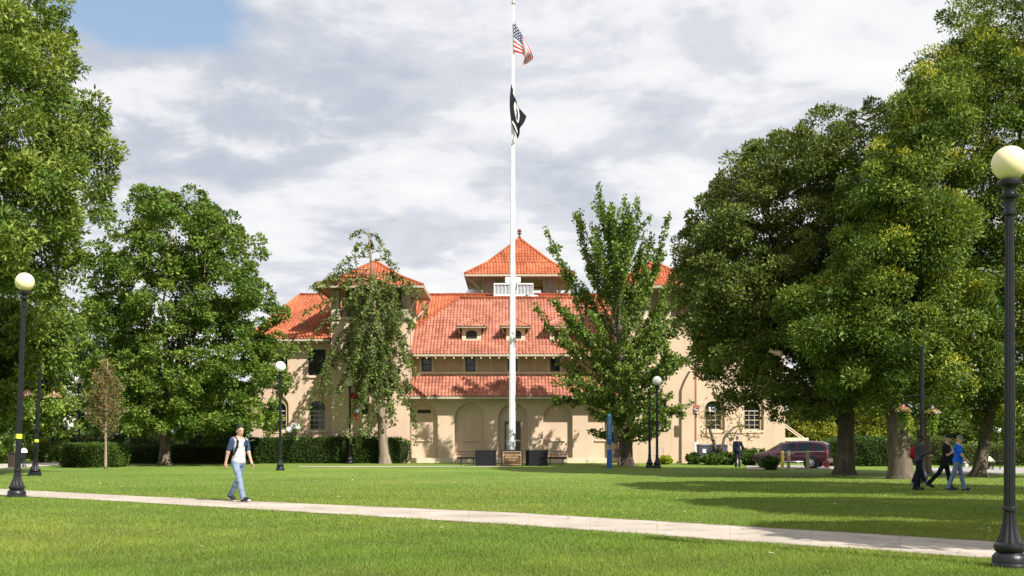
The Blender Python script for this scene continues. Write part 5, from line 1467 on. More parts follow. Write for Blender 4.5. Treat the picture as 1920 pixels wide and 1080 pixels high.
for s in (-1, 1):
    pts = [J['chest'] + Vector((-.14, s * .11, .14)), J['neck'] + Vector((-.04, s * .11, .015)), J['chest'] + Vector((.13, s * .12, .08)), J['waist'] + Vector((.03, s * .16, .02)), J['waist'] + Vector((-.14, s * .12, -.02))]
    sub(rb, 'strap', M['c_red'], [('cap', a, b, .023, .023, .02) for a, b in zip(pts, pts[1:])], .01)
J = skeleton(1.70, legs=((14, 4), (-27, 16)), arms=((5, 100, 10), (8, 75, 8)), lean=6, head_pitch=14, sh=1.1); J['curl'] = 1.0
fit_arm(J, 1, J['sh', 1] + Vector((.03, -.08, -.28)), J['chest'] + Vector((.24, .02, -.03)))
bm_ = person('heavy bearded man in black t-shirt, trousers and cap with one forearm across his chest', placed(1772, 919), R(-22), J, 'skin_tan', 'c_black', 'c_black', 'shoe', .011, 'short', hem=.10, cap='c_black', belly=.10, wide=.012)
at_ = lambda v: J['head'] + hdir(J, v) * J['k']
sub(bm_, 'beard', M['hair'], [('ell', at_((.045, 0, -.078)), (.05, .056, .04), .02, J['hy'])], .01, [plane(at_((.0, 0, -.055)), hdir(J, (0, 0, 1)))])
sh_ = MB(); pts = [J['neck'] + Vector((.05, .10, .0)), J['chest'] + Vector((.155, .02, .06)), J['chest'] + Vector((.19, -.09, -.06))]
for a, b in zip(pts, pts[1:]): sh_.bar(a, b, .03, .012)
sh_.build('shoulder_strap', M['c_grey'], bm_)
J = skeleton(1.66, legs=((15, 3), (-14, 8)), arms=((2, 18, 6), (26, 12, 6)), lean=3, head_pitch=20, sh=1.05); J['curl'] = .9
bl = person('man in royal blue shirt, faded jeans and grey cap holding a phone low', placed(1795, 921), R(-30), J, 'skin_tan', 'c_blue', 'c_jeans2', 'shoe', .011, 'short', hem=.14, cap='c_grcap', belly=.05, sole='sole', wide=.014)
w = J['wr', 1] + J['fa', 1] * .11; ph = MB(); ph.bbox(w.x, w.x + .12, w.y - .03, w.y + .04, w.z - .02, w.z, .006)
tph = thing('phone', 'dark phone held low by the man in the blue shirt', 'phone', bl.location, bl.rotation_euler.z); ph.build('case', M['black'], tph)
# --- man walking away by the shrubs
J = skeleton(1.74, legs=((6, 4), (-8, 10)), arms=((-4, 8, 6), (18, 20, 22)), lean=3)
person('man in dark navy jacket, trousers and cap walking away past the shrubs', placed(1383, 876.5), R(82), J, 'skin_tan', 'c_darkjeans', 'c_darkjeans', 'shoe', .012, 'long', hem=.12, cap='c_navy', wide=.014)
# ================================================================== TREES, HEDGES, SHRUBS
def unit(v): return v / np.maximum(np.linalg.norm(v, axis=-1, keepdims=True), 1e-9)
def leaf_arrays(c, out, size, r, aspect=.5, up=.55, spread=.9, fold=True):
    """one pointed leaf per centre: c (n,3), out (n,3) growing direction"""
    n = len(c)
    d = unit(out + spread * r.normal(size=(n, 3)))
    nrm = unit(np.array([0, 0, up]) + .35 * out + .55 * r.normal(size=(n, 3)))
    s = unit(np.cross(d, nrm)); L = (size * (.6 + .8 * r.random(n)))[:, None]
    tip = c + d * L; mid = c + d * L * .45; w = s * L * aspect * .5
    V = np.stack([c, mid + w, tip, mid - w], 1)
    return V.reshape(-1, 3)
def leaf_object(name, V, C, mat_, parent):
    off = np.array(parent.location); me = arrays_mesh(name, V - off, np.arange(len(V)).reshape(-1, 4))
    ca = me.color_attributes.new('leaf_tint', 'FLOAT_COLOR', 'POINT')
    col = np.ones((len(V), 4), np.float32); col[:, :3] = np.repeat(C, 4, axis=0); ca.data.foreach_set('color', col.ravel())
    return link(name, me, mat_, parent)
def tints(n, r, base, alt, clump=None, var=.3):
    f = r.random((n, 1)) if clump is None else np.clip(clump[:, None] + .25 * r.normal(size=(n, 1)), 0, 1)
    c = np.array(base) * (1 - f) + np.array(alt) * f
    return c * (1 - var + 2 * var * r.random((n, 1)))
def crooked(a, b, r, n=6, wob=.06, sag=0.0):
    a, b = np.array(a, float), np.array(b, float); L = np.linalg.norm(b - a); pts = []
    for i in range(n + 1):
        t = i / n; p = a + (b - a) * t + r.normal(size=3) * wob * L * math.sin(math.pi * t) * .6
        p[2] += sag * L * math.sin(math.pi * t) * .5; pts.append(Vector(p))
    return pts
def tree(name, label, base, lobes, Y, seed, leaves=60000, leaf=.15, clump=.62, per=150, depth=.62, cols=((.035, .085, .012), (.075, .145, .018)), trunk_r=.3, fork=None, top=None, limbs=14,
         bark='bark', flowers=None, cat='tree', group=None, aspect=.5, up=.55, lean_px=None, flare=1.6, inner=.14, flat=.65, droop=0.0, slices=3):
    """crown lobes are spheres at real depths round the trunk, read off the photograph as (px, py, radius px)"""
    r = np.random.default_rng(seed)
    t = thing(name, label, cat, base, 0, group)
    s = Y / FPX
    cx0 = np.average([l[0] for l in lobes], weights=[l[2] ** 2 for l in lobes]); wx = max(abs(l[0] - cx0) + l[2] for l in lobes) * s
    C = []; Rr = []
    for (px, py, pr) in lobes:
        c = np.array(P(px, py, Y)); rad = pr * s; a = abs(px - cx0) * s / wx
        D = max(0.0, wx * depth * math.sqrt(max(0, 1 - a * a)) - rad * .6)
        offs = [0.0] if D < rad * .3 else list(np.linspace(-1, 1, slices))
        for o in offs:
            k = (1 - .22 * o * o); dz = -abs(o) * rad * .25
            # moving the lobe in depth keeps its true place in the crown, not its place on the picture
            C.append(c + np.array([r.normal() * rad * .15 * abs(o), o * D, dz + r.normal() * rad * .1 * abs(o)])); Rr.append(rad * k)
    C, Rr = np.array(C), np.array(Rr); Rr = np.maximum(Rr - clump * .55, Rr * .55)
    ncl = int(leaves / per)
    pick = r.choice(len(C), ncl * 3, p=Rr ** 2 / (Rr ** 2).sum())
    d = unit(r.normal(size=(ncl * 3, 3)))
    f = np.where(r.random(ncl * 3) < inner, r.random(ncl * 3) ** .5 * .8, .80 + .20 * r.random(ncl * 3))
    Pc = C[pick] + d * (Rr[pick] * f)[:, None]
    dist = np.linalg.norm(Pc[:, None] - C[None], axis=2) / Rr[None]
    dist[np.arange(len(Pc)), pick] = 9
    deep = dist.min(1) < .72
    keep = ~(deep & (r.random(len(Pc)) > .12)); keep &= Pc[:, 2] > base[2] + 1.2
    Pc, d, pick = Pc[keep][:ncl], d[keep][:ncl], pick[keep][:ncl]; ncl = len(Pc)
    tone = np.clip(.5 + .33 * r.normal(size=ncl), 0, 1)
    # leaves of each clump sit mostly on its upper, outer shell
    ci = r.integers(ncl, size=leaves); q = unit(r.normal(size=(leaves, 3)) + .45 * d[ci] + np.array([0, 0, .30]))
    cr = clump * (.55 + .75 * r.random(ncl)); q2 = q * np.array([1, 1, flat])
    cr = cr * .92
    p = Pc[ci] + q2 * (cr[ci] * (.55 + .5 * r.random(leaves)))[:, None]
    out = unit(q + .5 * d[ci] - np.array([0, 0, droop]))
    V = leaf_arrays(p, out, leaf, r, aspect, up)
    Cc = tints(leaves, r, cols[0], cols[1], tone[ci])
    leaf_object('crown', V, Cc, M['leaf'], t)
    if flowers:
        frac, fc, fs = flowers
        hi = np.where((d[:, 2] > -.15) & (r.random(ncl) < frac))[0]
        nf = len(hi) * 260; ci = hi[r.integers(len(hi), size=nf)]
        rad = cr[ci] * (.6 + .55 * r.random(nf)); q = unit(r.normal(size=(nf, 3)) + np.array([0, 0, .9]) + .5 * d[ci])
        p = Pc[ci] + q * rad[:, None] + np.array([0, 0, .12])
        V = leaf_arrays(p, unit(q + np.array([0, 0, .6])), fs, r, .42, .8)
        leaf_object('blossom', V, tints(nf, r, fc[0], fc[1], None, .25), M['leaf'], t)
    # trunk and limbs
    b = MB(); bz = Vector((0, 0, 0)); o = Vector(base)
    cc = np.average(C, axis=0, weights=Rr ** 2)
    fk = Vector(fork) - o if fork is not None else Vector(((cc[0] - o.x) * .15, 0, (cc[2] - o.z) * .45))
    pts = [Vector((0, 0, -.15)), Vector((0, 0, .0)), fk * .08, fk * .3, fk * .65, fk]
    b.tube(pts, [trunk_r * flare * 1.05, trunk_r * flare, trunk_r * 1.18, trunk_r, trunk_r * .92, trunk_r * .85], 14)
    order = np.argsort(-Rr + r.random(len(Rr)) * .3 * Rr.max())[:limbs]
    for j, i in enumerate(order):
        tgt = Vector(C[i]) - o
        pts = crooked(fk * (.82 + .18 * r.random()), tgt, r, 7, .07, .12)
        rr0 = trunk_r * (.55 - .015 * j); b.tube(pts, [max(.02, rr0 * (1 - .86 * k / 7)) for k in range(8)], 7)
        for _ in range(3):
            dd = unit(r.normal(size=3) + np.array([0, 0, .3])); k0 = r.integers(3, 7)
            q = crooked(pts[k0], Vector(pts[k0]) + Vector(dd) * Rr[i] * .9, r, 4, .08, .05); b.tube(q, [max(.012, rr0 * .32 * (1 - .8 * k / 4)) for k in range(5)], 5)
    b.build('trunk', M[bark], t, smooth=True)
    return t

ASH = ((.052, .105, .013), (.205, .260, .046)); OAK = ((.052, .110, .013), (.158, .222, .034)); ELM = ((.048, .080, .014), (.158, .198, .040)); RAIN = ((.046, .092, .012), (.170, .230, .035)); YEL = ((.13, .175, .022), (.27, .28, .04))
def gp(px, Y): return Vector((BX(px, Y), Y, gz(Y)))
# big ash on the left
tree('ash_tree', 'tall broad ash tree with bright pointed leaves filling the left edge', gp(-70, 42), [(22, 70, 105), (-15, -20, 130), (77, 150, 85), (62, 260, 115), (-8, 200, 150), (102, 345, 62), (32, 400, 125), (87, 440, 62), (-105, 120, 170), (-105, 330, 170), (-5, 480, 95), (32, 30, 60), (52, 520, 45), (137, 235, 42), (112, 300, 60), (-175, 230, 170)], 42, 1,
     120000, .22, .78, 230, .7, ASH, .42, fork=P(-70, 620, 42), aspect=.34, limbs=12, droop=.1)
tree('maple_tree', 'leafy tree standing behind the two taped posts on the left', gp(-25, 53), [(80, 600, 62), (15, 640, 85), (92, 670, 46), (40, 730, 74), (96, 745, 34), (-70, 690, 100), (60, 560, 60), (95, 620, 45), (10, 775, 50), (75, 775, 40)], 53, 2, 66000, .20, .70, 200, .7, ASH, .26, fork=P(-20, 740, 53), aspect=.45)
tree('oak_tree', 'broad round green oak standing on the lawn left of the hall', gp(309, 69.5), [(287, 378, 40), (365, 385, 44), (245, 408, 42), (330, 440, 80), (410, 440, 55), (465, 448, 28), (235, 490, 56), (395, 520, 88), (300, 530, 98), (470, 535, 50), (505, 590, 34), (215, 590, 60), (330, 640, 108), (440, 640, 76), (490, 690, 45), (235, 680, 66), (300, 740, 76), (410, 740, 70), (370, 785, 52), (470, 755, 42), (520, 650, 26), (192, 520, 28), (520, 745, 18), (205, 740, 40), (500, 715, 36), (522, 685, 28), (480, 780, 38), (440, 800, 32), (350, 560, 90), (270, 785, 38), (345, 785, 42), (300, 690, 80), (180, 620, 34), (170, 700, 34)], 69.5, 3,
     160000, .19, .62, 170, .62, OAK, .34, fork=P(312, 760, 69.5), aspect=.6, limbs=20, inner=.05)
tree('young_tree', 'small dark tree in the shade right of the oak trunk', gp(357, 75.5), [(350, 770, 35), (385, 775, 30), (325, 790, 25), (410, 800, 22)], 75.5, 31, 9000, .17, .4, 90, .6, OAK, .20, fork=P(357, 790, 75.5), limbs=6)
for i, (px, Y, lob, lb) in enumerate(((165, 86, [(170, 640, 62), (150, 720, 62), (200, 590, 40), (120, 680, 45), (185, 770, 50)], 'dark background tree between the ash and the oak'), (250, 90, [(250, 690, 60), (230, 760, 55), (290, 780, 45), (300, 720, 50)], 'dark background tree behind the trunk of the oak'), (60, 88, [(60, 770, 60), (0, 760, 60), (110, 790, 45), (-60, 760, 70)], 'background tree above the shrubs at the far left'), (400, 96, [(400, 760, 50), (340, 740, 60), (440, 790, 40)], 'background tree seen low between the oak and the hall'))):
    tree('background_tree', lb, gp(px, Y), lob, Y, 40 + i, 20000, .26, .75, 90, .6, ((.030, .072, .010), (.085, .135, .018)), .25, limbs=6, group='trees behind the left shrubs')
# elm and the golden rain trees on the right
tree('elm_tree', 'large dark olive green tree right of the ginkgo with a thick forked trunk', gp(1583, 52), [(1345, 430, 68), (1325, 520, 62), (1400, 345, 72), (1465, 300, 72), (1545, 265, 72), (1622, 228, 52), (1305, 600, 38), (1385, 540, 100), (1480, 430, 112), (1372, 650, 78), (1450, 715, 58), (1335, 672, 34), (1425, 620, 98), (1540, 560, 118), (1402, 735, 34), (1525, 715, 70), (1600, 400, 118), (1620, 670, 78), (1580, 755, 40), (1470, 770, 28), (1290, 500, 26), (1440, 245, 28), (1300, 560, 40), (1340, 600, 60), (1420, 520, 80), (1303, 465, 44), (1290, 530, 42)], 52, 4,
     250000, .155, .62, 190, .66, ELM, .42, fork=P(1588, 770, 52), aspect=.5, limbs=20, inner=.2, flare=1.5)
tree('golden_rain_tree', 'golden rain tree with yellow flower sprays, trunk behind the man in charcoal', gp(1690, 46), [(1560, 570, 82), (1640, 480, 88), (1655, 350, 85), (1520, 620, 46), (1600, 650, 78), (1700, 620, 88), (1700, 300, 66), (1730, 450, 98), (1780, 560, 88), (1560, 700, 48), (1660, 725, 58), (1740, 715, 66), (1500, 570, 30), (1620, 560, 80), (1705, 205, 46), (1690, 155, 30), (1745, 170, 50), (1755, 420, 60), (1700, 390, 50), (1705, 260, 60), (1735, 220, 56)], 46, 5,
     210000, .155, .80, 300, .6, RAIN, .46, fork=P(1680, 770, 46), aspect=.42, limbs=14, flowers=(.24, ((.22, .27, .03), (.42, .42, .05)), .13), flare=1.45)
tree('golden_rain_tree', 'tallest golden rain tree at the right edge with a slanting slim trunk', gp(1834, 49), [(1785, 235, 80), (1765, 105, 52), (1850, 80, 88), (1925, 30, 90), (1835, -25, 58), (1755, 330, 66), (1865, 250, 108), (1960, 200, 120), (1850, 400, 108), (1970, 400, 120), (1830, 560, 106), (1960, 560, 110), (1805, 680, 86), (1905, 700, 106), (1760, 755, 46), (1850, 785, 46), (1960, 780, 76), (2060, 300, 150), (2060, 550, 150), (1735, 215, 34), (1785, 310, 70), (1765, 165, 66), (1730, 250, 60), (1820, 150, 80), (1895, 160, 76), (1880, 480, 90), (1900, 600, 90)], 49, 6,
     250000, .155, .82, 310, .55, RAIN, .26, fork=P(1862, 745, 49), aspect=.42, limbs=16, flowers=(.26, ((.22, .27, .03), (.42, .42, .05)), .13), flare=1.8, bark='bark')
tree('locust_tree', 'pale trunked tree in sunlight between the man in charcoal and the man in black', gp(1737, 53), [(1735, 690, 55), (1760, 640, 60), (1700, 660, 45)], 53, 7, 12000, .18, .5, 110, .6, RAIN, .20, fork=P(1735, 745, 53), bark='bark_pale', limbs=5)
# trees standing out of frame to the right throw the long shadows over the lawn
OUT = [(-1, 0)]
def shade_tree(label, x, y, z0, rx, n, seed):
    px = 960 + x / y * FPX; f = FPX / y
    lob = [(px + rx * f * math.cos(a) * .55, HORIZON - (z0 + rx * .35 * math.sin(a) - EYE) * f, rx * .62 * f) for a in np.linspace(0, 6.283, 7)[:-1]] + [(px, HORIZON - (z0 - EYE) * f, rx * .7 * f)]
    tree('shade_tree', label, Vector((x, y, gz(y))), lob, y, seed, n, .24, .62, 120, .75, RAIN, .3, limbs=8, group='trees standing beyond the right edge')
shade_tree('tree beyond the right edge shading the middle of the lawn', 15.9, 17.4, 9.8, 3.4, 60000, 71)
shade_tree('tree beyond the right edge shading the path', 13.2, 11.9, 8.0, 2.4, 32000, 72)
shade_tree('tree beyond the right edge shading the walkers', 20.4, 27.4, 13.0, 5.2, 80000, 73)
# far trees and bushes on the right
far = [(1498, 92, [(1500, 790, 34), (1530, 770, 34), (1485, 815, 26), (1540, 815, 30)], YEL, 'yellowing bush right of the end wall of the hall'), (1565, 100, [(1560, 770, 40), (1590, 800, 40)], ((.05, .10, .015), (.12, .17, .03)), 'green bush behind the trunk of the dark elm'),
       (1650, 96, [(1645, 775, 44), (1625, 810, 38), (1670, 800, 40), (1640, 835, 30)], YEL, 'yellow green tree seen between the two thick trunks'), (1790, 105, [(1790, 790, 45), (1760, 820, 40), (1820, 815, 40)], ((.06, .11, .018), (.14, .18, .03)), 'light green tree behind the man in blue'),
       (1850, 110, [(1840, 760, 46), (1890, 770, 50), (1870, 810, 46), (1930, 800, 50)], YEL, 'golden yellow tree behind the far lamp'), (1930, 96, [(1910, 830, 44), (1960, 800, 60), (1860, 835, 30)], ((.06, .11, .018), (.15, .19, .03)), 'green shrub behind the big right lamp post'),
       (1720, 112, [(1720, 760, 60), (1690, 800, 45), (1750, 790, 50)], ((.04, .08, .012), (.10, .14, .02)), 'dark green tree between the flower baskets')]
for i, (px, Y, lob, cl, lb) in enumerate(far):
    tree('background_tree', lb, gp(px, Y), lob, Y, 80 + i, 14000, .28, .7, 80, .6, cl, .16, limbs=5, group='trees beyond the right lawn')

# --- the two ginkgos: leaves crowd along real branches
def branch_tree(name, label, base, Y, seed, branches, trunk_pts, trunk_r, leaf, per_m, rad, cols, bark='bark', fold=.9):
    r = np.random.default_rng(seed); t = thing(name, label, 'tree', base); o = Vector(base)
    b = MB(); b.tube([Vector(p) - o for p in trunk_pts], trunk_r, 12)
    P_ = []; D_ = []; T_ = []
    for bb in branches:
        pts, r0 = bb[:2]; bm = bb[2] if len(bb) > 2 else 1.0
        pts = [Vector(p) for p in pts]
        b.tube([p - o for p in pts], [max(.008, r0 * (1 - .85 * i / (len(pts) - 1))) for i in range(len(pts))], 5, caps=False)
        tone = r.random()
        for i, (p, q) in enumerate(zip(pts, pts[1:])):
            L = (q - p).length; n = max(1, int(L * per_m * bm)); f = r.random((n, 1)); f0 = i / (len(pts) - 1)
            dens = 1.0 if f0 > .2 else .35
            k = r.random(n) < dens
            c = np.array(p) + (np.array(q) - np.array(p)) * f; d = unit(r.normal(size=(n, 3)) + np.array([0, 0, .25]))
            P_.append((c + d * (rad * (1.15 - .6 * f0) * r.random((n, 1)) ** .6))[k]); D_.append(d[k]); T_.append(np.full(k.sum(), tone))
    P_, D_, T_ = np.concatenate(P_), np.concatenate(D_), np.concatenate(T_)
    V = leaf_arrays(P_, D_, leaf, r, fold, .4)
    leaf_object('crown', V, tints(len(P_), r, cols[0], cols[1], T_), M['leaf'], t); b.build('trunk', M[bark], t, smooth=True)
    return t, len(P_)
r = np.random.default_rng(21)
GY_ = 68.0; gb = gp(1174, GY_); s = GY_ / FPX
# upright ginkgo: radius of the crown (px) at each picture row
prof_y = [380, 430, 480, 540, 600, 660, 720, 770, 810, 835]; prof_r = [14, 62, 94, 110, 122, 128, 128, 122, 90, 40]
br = []
ctr = lambda py: 1174 + (py - 800) * .07
def add_branch(start, az, el, L, r0, sub=4, curl=.35, dm=1.0):
    n = 7; p = Vector(start); pts = [p.copy()]
    for i in range(n):
        e = el + curl * (i / n) + r.normal() * .08; a = az + r.normal() * .12
        p = p + Vector((math.cos(a) * math.cos(e), math.sin(a) * math.cos(e), math.sin(e))) * (L / n); pts.append(p.copy())
    br.append((pts, r0, dm))
    for _ in range(sub):
        i = r.integers(2, n); a2 = az + r.choice([-1, 1]) * r.uniform(.4, 1.0); e2 = el + r.uniform(-.25, .5); l2 = L * r.uniform(.22, .42); q = pts[i]; qq = [q.copy()]
        for j in range(4): q = q + Vector((math.cos(a2) * math.cos(e2 + .08 * j), math.sin(a2) * math.cos(e2 + .08 * j), math.sin(e2 + .08 * j))) * l2 / 4; qq.append(q.copy())
        br.append((qq, r0 * .45, dm))
for i in range(104):
    f = (i + .5) / 104; py = 808 - (808 - 400) * f ** 1.05
    if f > .5 and i % 3 == 0: continue
    Rm = float(np.interp(py, prof_y, prof_r)) * s; az = i * 2.39996 + r.normal() * .2
    el = R(5 + 45 * f + r.normal() * 7)
    L = Rm / max(.42, math.cos(el + .18)) * r.uniform(.66, 1.0); L = min(L, 6.6)
    st = P(ctr(py + 26), py + 26 + 30 * f, GY_)
    add_branch(st, az, el + (.25 if f > .5 else 0), L, .075 * (1 - .6 * f), 5 if f < .5 else 4, .35, 1.0 if f < .4 else .8)
# the free spires at the left and right of its top
for (p0, p1, p2) in (((1110, 640), (1062, 520), (1022, 428)), ((1140, 600), (1100, 480), (1078, 398)), ((1160, 560), (1140, 450), (1146, 382)), ((1180, 600), (1210, 510), (1222, 438)), ((1190, 620), (1225, 500), (1256, 402)), ((1120, 700), (1040, 640), (1004, 572)), ((1200, 720), (1260, 660), (1292, 680)), ((1200, 760), (1250, 775), (1284, 778)), ((1120, 760), (1060, 745), (1038, 755)), ((1170, 700), (1225, 600), (1264, 515)), ((1165, 650), (1212, 560), (1240, 465)), ((1180, 720), (1245, 640), (1284, 590)), ((1160, 600), (1195, 520), (1206, 455)), ((1180, 690), (1235, 590), (1250, 545)), ((1150, 650), (1090, 570), (1052, 490)), ((1155, 700), (1085, 620), (1030, 560)), ((1175, 670), (1220, 620), (1272, 560))):
    a, b_, c = (P(x, y, GY_ + r.normal() * .5) for x, y in (p0, p1, p2))
    pts = [a.lerp(b_, t).lerp(b_.lerp(c, t), t) for t in np.linspace(0, 1, 9)]; br.append((pts, .06))
    for q in range(13):
        i = r.integers(2, 8); dd = (pts[i + 1] - pts[i]).normalized() + Vector(r.normal(size=3)) * .45; e = pts[i] + dd.normalized() * r.uniform(.5, 1.1) * (1 - .06 * i); br.append(([pts[i], pts[i].lerp(e, .5), e], .02))
trunk = [gb + Vector((0, 0, -.1)), gb, gb + Vector((-.02, 0, .5)), P(1172, 790, GY_), P(1166, 690, GY_), P(1158, 560, GY_), P(1150, 440, GY_), P(1147, 384, GY_)]
_, n1_ = branch_tree('ginkgo_tree', 'upright ginkgo with feathery spires in front of the hall right of the flagpole', gb, GY_, 22, br, trunk, [.62, .55, .44, .38, .27, .17, .07, .02], .155, 68, .25, ((.070, .130, .018), (.150, .215, .036)), 'bark')
# weeping ginkgo: arms go out and hang down
WYY = 73.9; wb = gp(722, WYY); s = WYY / FPX; br = []
trunk = [wb + Vector((0, 0, -.1)), wb, P(720, 850, WYY), P(715, 790, WYY), P(706, 700, WYY), P(703, 620, WYY), P(700, 540, WYY), P(694, 470, WYY), P(690, 428, WYY)]
def wtr(py): return P(float(np.interp(py, [428, 470, 540, 620, 700, 790, 850], [690, 694, 700, 703, 706, 715, 720])), py, WYY)
def arm(start, az, out, drop, rise=.25, r0=.05, strands=5):
    n = 9; pts = []
    for i in range(n + 1):
        t = i / n; h = rise * out * math.sin(min(1, t * 1.6) * math.pi / 2) - drop * max(0, t - .35) ** 1.6 * 2.0
        pts.append(Vector(start) + Vector((math.cos(az) * out * t ** .8 + r.normal() * .04, math.sin(az) * out * t ** .8 + r.normal() * .04, h)))
    br.append((pts, r0))
    for _ in range(strands):
        i = r.integers(3, n + 1); l = drop * r.uniform(.25, .6) + .25; q = pts[i]; e = q + Vector((math.cos(az) * .25 + r.normal() * .2, math.sin(az) * .25 + r.normal() * .2, -l)); m_ = q.lerp(e, .35) + Vector((math.cos(az) * .2, math.sin(az) * .2, .08)); br.append(([q, m_, q.lerp(e, .7), e], .012))
for i in range(60):
    f = (i + .5) / 78; py = 520 + 270 * f; az = i * 2.39996
    out = float(np.interp(py, [500, 540, 590, 650, 720, 790], [1.7, 2.9, 3.0, 2.6, 2.5, 2.2])) * r.uniform(.42, .95); drop = float(np.interp(py, [500, 560, 640, 720, 790], [.6, 1.5, 2.6, 1.9, .9])) * r.uniform(.5, 1.05)
    arm(wtr(py), az, out, drop, .22, .045, 6)
for (py, az, out, drop, rise) in ((440, 3.0, .9, .25, .3), (445, .3, .7, .5, .35), (462, 3.3, 1.1, .4, .1), (475, .2, 1.3, .25, .2), (482, 3.2, 2.1, .8, .02), (492, 0.0, 1.4, .5, .25), (505, 3.3, 3.2, 1.0, .0), (515, 2.9, 3.6, .6, .05), (525, 3.2, 4.2, .7, .02), (530, .1, 2.9, .9, .15), (545, .0, 3.2, 1.2, .1), (560, 3.1, 4.6, .9, .0), (590, 3.3, 4.2, 2.2, .1), (620, 2.8, 4.0, 3.6, .1), (650, 3.2, 4.3, 4.6, .12), (455, 1.5, .8, .4, .2), (470, 4.5, 1.0, .4, .2)):
    arm(wtr(py), az, out, drop, rise, .045, 5 if py > 480 else 3)
for (p0, p1, p2) in (((706, 660), (655, 668), (630, 740)), ((712, 740), (660, 740), (652, 800)), ((715, 730), (768, 720), (782, 800)), ((715, 760), (690, 770), (672, 815)), ((703, 620), (760, 560), (786, 600))):
    a, b_, c = (P(x, y, WYY - .8) for x, y in (p0, p1, p2)); pts = [a.lerp(b_, t).lerp(b_.lerp(c, t), t) for t in np.linspace(0, 1, 9)]; br.append((pts, .05))
    for q in range(8): i = r.integers(3, 9); e = pts[i] + Vector((r.normal() * .2, r.normal() * .3, -r.uniform(.5, 1.3))); br.append(([pts[i], pts[i].lerp(e, .5), e], .012))
_, n2_ = branch_tree('weeping_ginkgo', 'thin weeping ginkgo with hanging branches in front of the left tower', wb, WYY, 24, br, trunk, [.52, .46, .33, .27, .21, .16, .11, .06, .02], .15, 34, .14, ((.070, .120, .024), (.15, .205, .046)), 'bark_mid')
# thin young tree going brown
r = np.random.default_rng(33); YB = 62.0; sb = gp(198, YB); br = []
for i in range(60):
    f = (i + .5) / 60; py = 815 - 125 * f; az = i * 2.4; out = float(np.interp(py, [690, 740, 790, 815], [.25, .8, 1.1, .8])) * r.uniform(.35, 1.35); st = P(198 + (1 - f) * 0, py + 8, YB); e = st + Vector((math.cos(az) * out, math.sin(az) * out, out * 1.0)); m_ = st.lerp(e, .5) + Vector((0, 0, -.08)); br.append(([st, m_, e], .018))
    for _ in range(3): q = m_.lerp(e, r.random()); br.append(([q, q + Vector(r.normal(size=3)) * .15 + Vector((0, 0, .15)), q + Vector(r.normal(size=3)) * .25 + Vector((0, 0, .35))], .008))
branch_tree('brown_sapling', 'slender young tree with sparse browning leaves in front of the rounded hedge', sb, YB, 34, br, [sb, sb + Vector((0, 0, .3)), P(198, 800, YB), P(200, 720, YB), P(202, 672, YB)], [.10, .08, .065, .04, .012], .11, 34, .17, ((.19, .105, .04), (.11, .135, .025)), 'bark_pale', .5)
# gnarled bare little tree at the right wing
r = np.random.default_rng(35); YG = 71.0; sb = gp(1345, YG); br = []
def limb(pxs, r0, leafy=True):
    pts = [P(x, y, YG + r.normal() * .15) for x, y in pxs]; return pts
tb = MB(); t = thing('bare_tree', 'gnarled forked little tree with few leaves in front of the right wing', 'tree', sb)
limbs_ = [([(1345, 868), (1346, 846), (1338, 828), (1331, 806), (1334, 796), (1348, 787), (1355, 772), (1362, 758)], .14), ([(1346, 848), (1356, 832), (1362, 815), (1376, 802), (1392, 797), (1408, 800)], .11), ([(1338, 826), (1330, 821), (1318, 819), (1308, 823)], .05), ([(1364, 814), (1380, 812), (1400, 818), (1424, 820)], .05), ([(1355, 772), (1366, 768), (1378, 756), (1386, 744)], .05), ([(1334, 796), (1326, 790), (1322, 778)], .05), ([(1362, 815), (1372, 824), (1368, 834)], .04), ([(1350, 785), (1366, 780), (1382, 784)], .04)]
LP = []
for pxs, r0 in limbs_:
    pts = limb(pxs, r0); pts2 = []
    for a, b_ in zip(pts, pts[1:]): pts2 += [a, a.lerp(b_, .5) + Vector(r.normal(size=3)) * .04]
    pts2.append(pts[-1]); tb.tube([p - sb for p in pts2], [max(.012, r0 * (1 - .8 * i / (len(pts2) - 1))) for i in range(len(pts2))], 7)
    for _ in range(7):
        p = pts2[r.integers(len(pts2) // 3, len(pts2))]; q = p + Vector(r.normal(size=3)) * .3 + Vector((0, 0, .18)); tb.tube([p - sb, p.lerp(q, .5) - sb + Vector((0, 0, .05)), q - sb], [.02, .014, .006], 5)
        for _ in range(14): LP.append(np.array(p.lerp(q, .3 + .7 * r.random())) + r.normal(size=3) * .12)
tb.build('trunk', M['bark'], t, smooth=True)
LP = np.array(LP); leaf_object('leaves', leaf_arrays(LP, unit(r.normal(size=LP.shape)), .13, r, .6), tints(len(LP), r, (.10, .13, .02), (.26, .22, .04)), M['leaf'], t)

